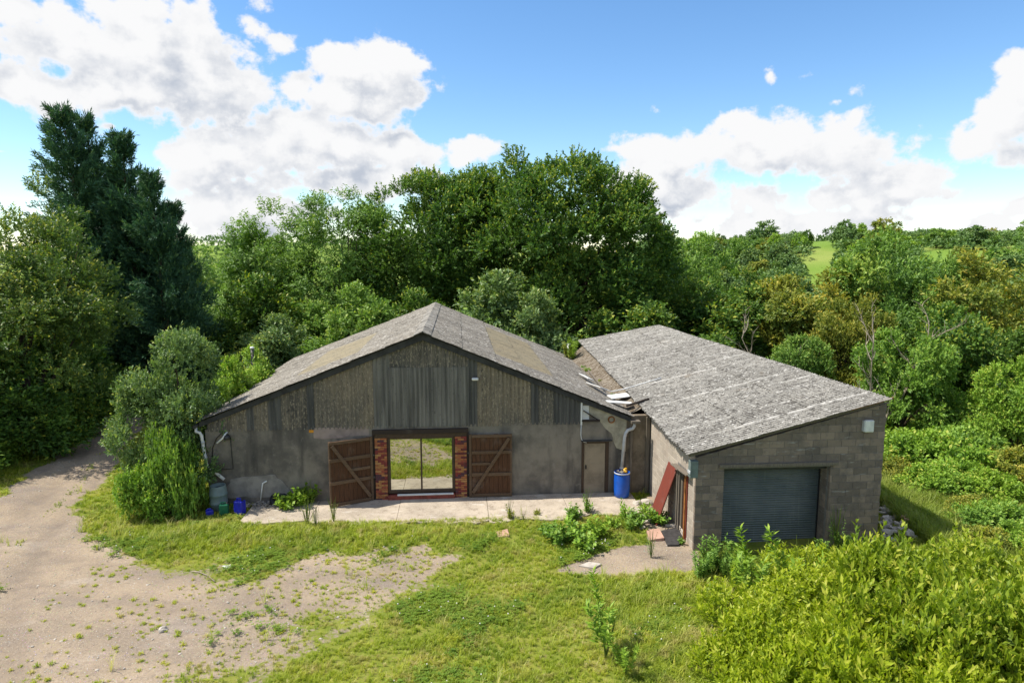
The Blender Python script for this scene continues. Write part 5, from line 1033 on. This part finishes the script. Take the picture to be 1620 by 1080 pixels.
tb = bar('valley_stick', Bw(15.35, 3.6, 3.2), Bw(15.55, 8.0, 3.25), .06, .05, M['greytimber'], None, (0, 0, 1)); tag(tb, 'thin grey timber lying along the roof valley', 'timber')
tb = bar('eave_timber', Bw(15.5, .4, 3.24), Bw(16.45, .75, 3.42), .09, .06, M['beam'], None, (0, 0, 1)); tag(tb, 'short dark timber by the nearest pale valley board', 'timber')
# slabs, mat, stones by the side door
def flat_poly(name, label, cat, pix, th, mat, z=0.0, **kw):
    P = [un(*p)[:2] for p in pix]; cx = sum(p[0] for p in P) / len(P); cy = sum(p[1] for p in P) / len(P); g = gz(cx, cy) + z
    o = prism(name, [(p[0] - cx, p[1] - cy) for p in P], -.03, th, mat, None, .006, 'xy'); o.location = (cx, cy, g); tag(o, label, cat, **kw); return o
flat_poly('paving_slab', 'pink paving slab on the gravel by the side door', 'slab', [(1022, 840), (1043, 838), (1051, 853), (1029, 856)], .06, M['slabpink'])
flat_poly('rubber_mat', 'torn dark mat in front of the garage side door', 'mat', [(1046, 840), (1072, 834), (1080, 850), (1074, 862), (1056, 863)], .025, M['darkmat'], .03)
flat_poly('stone_slab', 'rough pale stone step under the side door', 'slab', [(1052, 832), (1080, 826), (1090, 836), (1094, 862), (1084, 852), (1074, 834)], .09, M['stone'])
flat_poly('concrete_slab', 'pale concrete slab in the grass left of the gravel patch', 'slab', [(915, 896), (932, 890), (952, 893), (940, 900)], .05, M['stone'])
flat_poly('brick_tile', 'buff tile lying in the grass in front of the apron', 'tile', [(785, 844), (803, 839), (806, 850), (788, 852)], .06, M['slabpink'])
for i, (px, py, s) in enumerate(((1012, 808, .16), (1018, 818, .13), (1024, 826, .17), (1008, 798, .2), (1022, 797, .24), (1016, 835, .12), (963, 862, .09), (258, 998, .11), (345, 1047, .06))):
    x, y, _ = un(px, py); q = lumps('stone', [((0, 0, 0), (s, s * .8, s * .55))], M['stone'], 30 + i, None, 2); q.location = (x, y, gz(x, y) + s * .2)
    tag(q, ['pale stone beside the weed clump, third up the slope', 'small pale stone left of the red board', 'pale stone right of the weed clump', 'pale stone nearest the blue barrel', 'largest pale stone at the foot of the link wall', 'small stone at the lower edge of the weed clump', 'white stone in the grass above the gravel patch', 'rounded stone alone on the bare yard at left', 'small stone near the bottom of the bare yard'][i], 'stone', 'loose stones')
flat_poly('wood_offcut', 'short white offcut of wood on the yard edge', 'wood', [(352, 896), (368, 895), (369, 899), (353, 900)], .03, M['paleboard'])
pts = [un(px, py) for px, py in ((303, 905), (315, 906), (328, 911), (340, 920))]; q = tube('bent_stick', [(p[0], p[1], gz(p[0], p[1]) + .04) for p in pts], .016, M['deadwood'], None, 6); tag(q, 'thin bent pale stick on the bare yard', 'stick')
# rubble heap right of the garage
it = [(un(random.uniform(1392, 1448), random.uniform(800, 862), -.2), (random.uniform(.07, .22), random.uniform(.06, .16), random.uniform(.05, .12))) for _ in range(110)]
it = [((p[0], p[1], gz(p[0], p[1]) + random.uniform(0, .2)), s) for p, s in it]; q = lumps('rubble', it, M['stone'], 9); tag(q, 'heap of broken rubble along the right side of the garage', 'rubble', kind='stuff')
for i, (px, py) in enumerate(((1392, 803), (1400, 806), (1407, 803), (1430, 832), (1437, 838))):
    x, y, _ = un(px, py, -.1); q = lumps('broken_tile', [((0, 0, 0), (.2, .13, .07))], M['terracotta'] if i < 3 else M['slabpink'], 50 + i, None, 1); q.location = (x, y, gz(x, y) + .27); tag(q, 'broken orange clay tile on the rubble heap by the garage' if i < 3 else 'pinkish broken slab at the lower end of the rubble heap', 'tile', 'broken tiles on the rubble' if i < 3 else 'broken slabs on the rubble')

# ------------------------------------------------------------------ far hillside
far = []
for k in range(4):
    lb = [(0, 0, 5.2, 4.2, 4.2, 3.6), (2.0, .4, 4.0, 3.2, 3.0, 2.8), (-1.8, -.5, 3.6, 3.0, 3.0, 2.8)]
    far.append((crown_mesh('far_crown', 100 + k, lb, 50, 1.1, 620, 5, 1.0, .75, .5, tipw=.5, lump=.25, zmin=.0), trunk_mesh('far_trunk', lb, .3, 20 + k)))
cnt = 0; r = random.Random(4)
FIELDS = [(.415, .455, 330, 540), (.55, .66, 350, 425), (.27, .31, 300, 340)]
tries = 0
placed = []
while cnt < 285 and tries < 9000:
    tries += 1; az = r.uniform(.22, .72) if r.random() < .93 else r.uniform(-.47, -.36); rr = 85 + 400 * r.random() ** .9; x, y = rr * math.sin(az), rr * math.cos(az)
    if any(a < az < b and p < rr < q for a, b, p, q in FIELDS): continue
    if rr > 420 and sn(x, y, 0, .02, 7) < -.5: continue
    s = r.choice((.7, .9, 1.1, 1.3, 1.6)) * r.uniform(.9, 1.1)
    if any((x - p) ** 2 + (y - q) ** 2 < (3.8 * (s + t) / 2) ** 2 for p, q, t in placed): continue
    placed.append((x, y, s)); cm, tm = far[cnt % 4]; lm = r.choice(['far', 'bramble', 'olive', 'ash', 'beech', 'far', 'bush'])
    o = empty('hillside_tree', (x, y, gz(x, y)), r.uniform(0, 6.28)); o.scale = (s * r.uniform(.9, 1.25), s, s * r.uniform(.85, 1.1)); tag(o, 'green tree on the far wooded hillside', 'tree', 'trees on the far hillside')
    key = (cnt % 4, lm); c = ob('crown', cm, o)
    if len(cm.materials) == 0: cm.materials.append(LM['far'])
    c.material_slots[0].link = 'OBJECT'; c.material_slots[0].material = LM[lm]; ob('trunk', tm, o, M['bark']); cnt += 1
# the wood beyond, read as one mass
r2 = np.random.default_rng(9); n = 2600; az = np.where(r2.random(n) < .75, r2.uniform(.18, .76, n), r2.uniform(-.75, .2, n)); rr = 150 + 520 * r2.random(n) ** .9; x, y = rr * np.sin(az), rr * np.cos(az); ok = np.ones(n, bool)
for a, b, p, q in FIELDS: ok &= ~((az > a) & (az < b) & (rr > p) & (rr < q))
x, y = x[ok], y[ok]; n = len(x); k = 26
d = sph(r2, n * k); d[:, 2] = np.abs(d[:, 2]); sc_ = r2.uniform(2.6, 4.6, n); pos = np.stack([np.repeat(x, k), np.repeat(y, k), np.repeat(height(x, y) + 1.5, k)], 1) + d * np.repeat(sc_, k)[:, None] * np.array([1, 1, 1.15])
o = ob('far_wood', leaf_mesh('far_wood', pos, norm(d + np.array([0, 0, .3])), d, r2, 5, 1.6, 1.5, .95, tipw=.4, subt=np.repeat(.15 * r2.normal(size=n), k)), None, LM['far']); tag(o, 'continuous wood covering the far hillside', 'wood', kind='stuff')
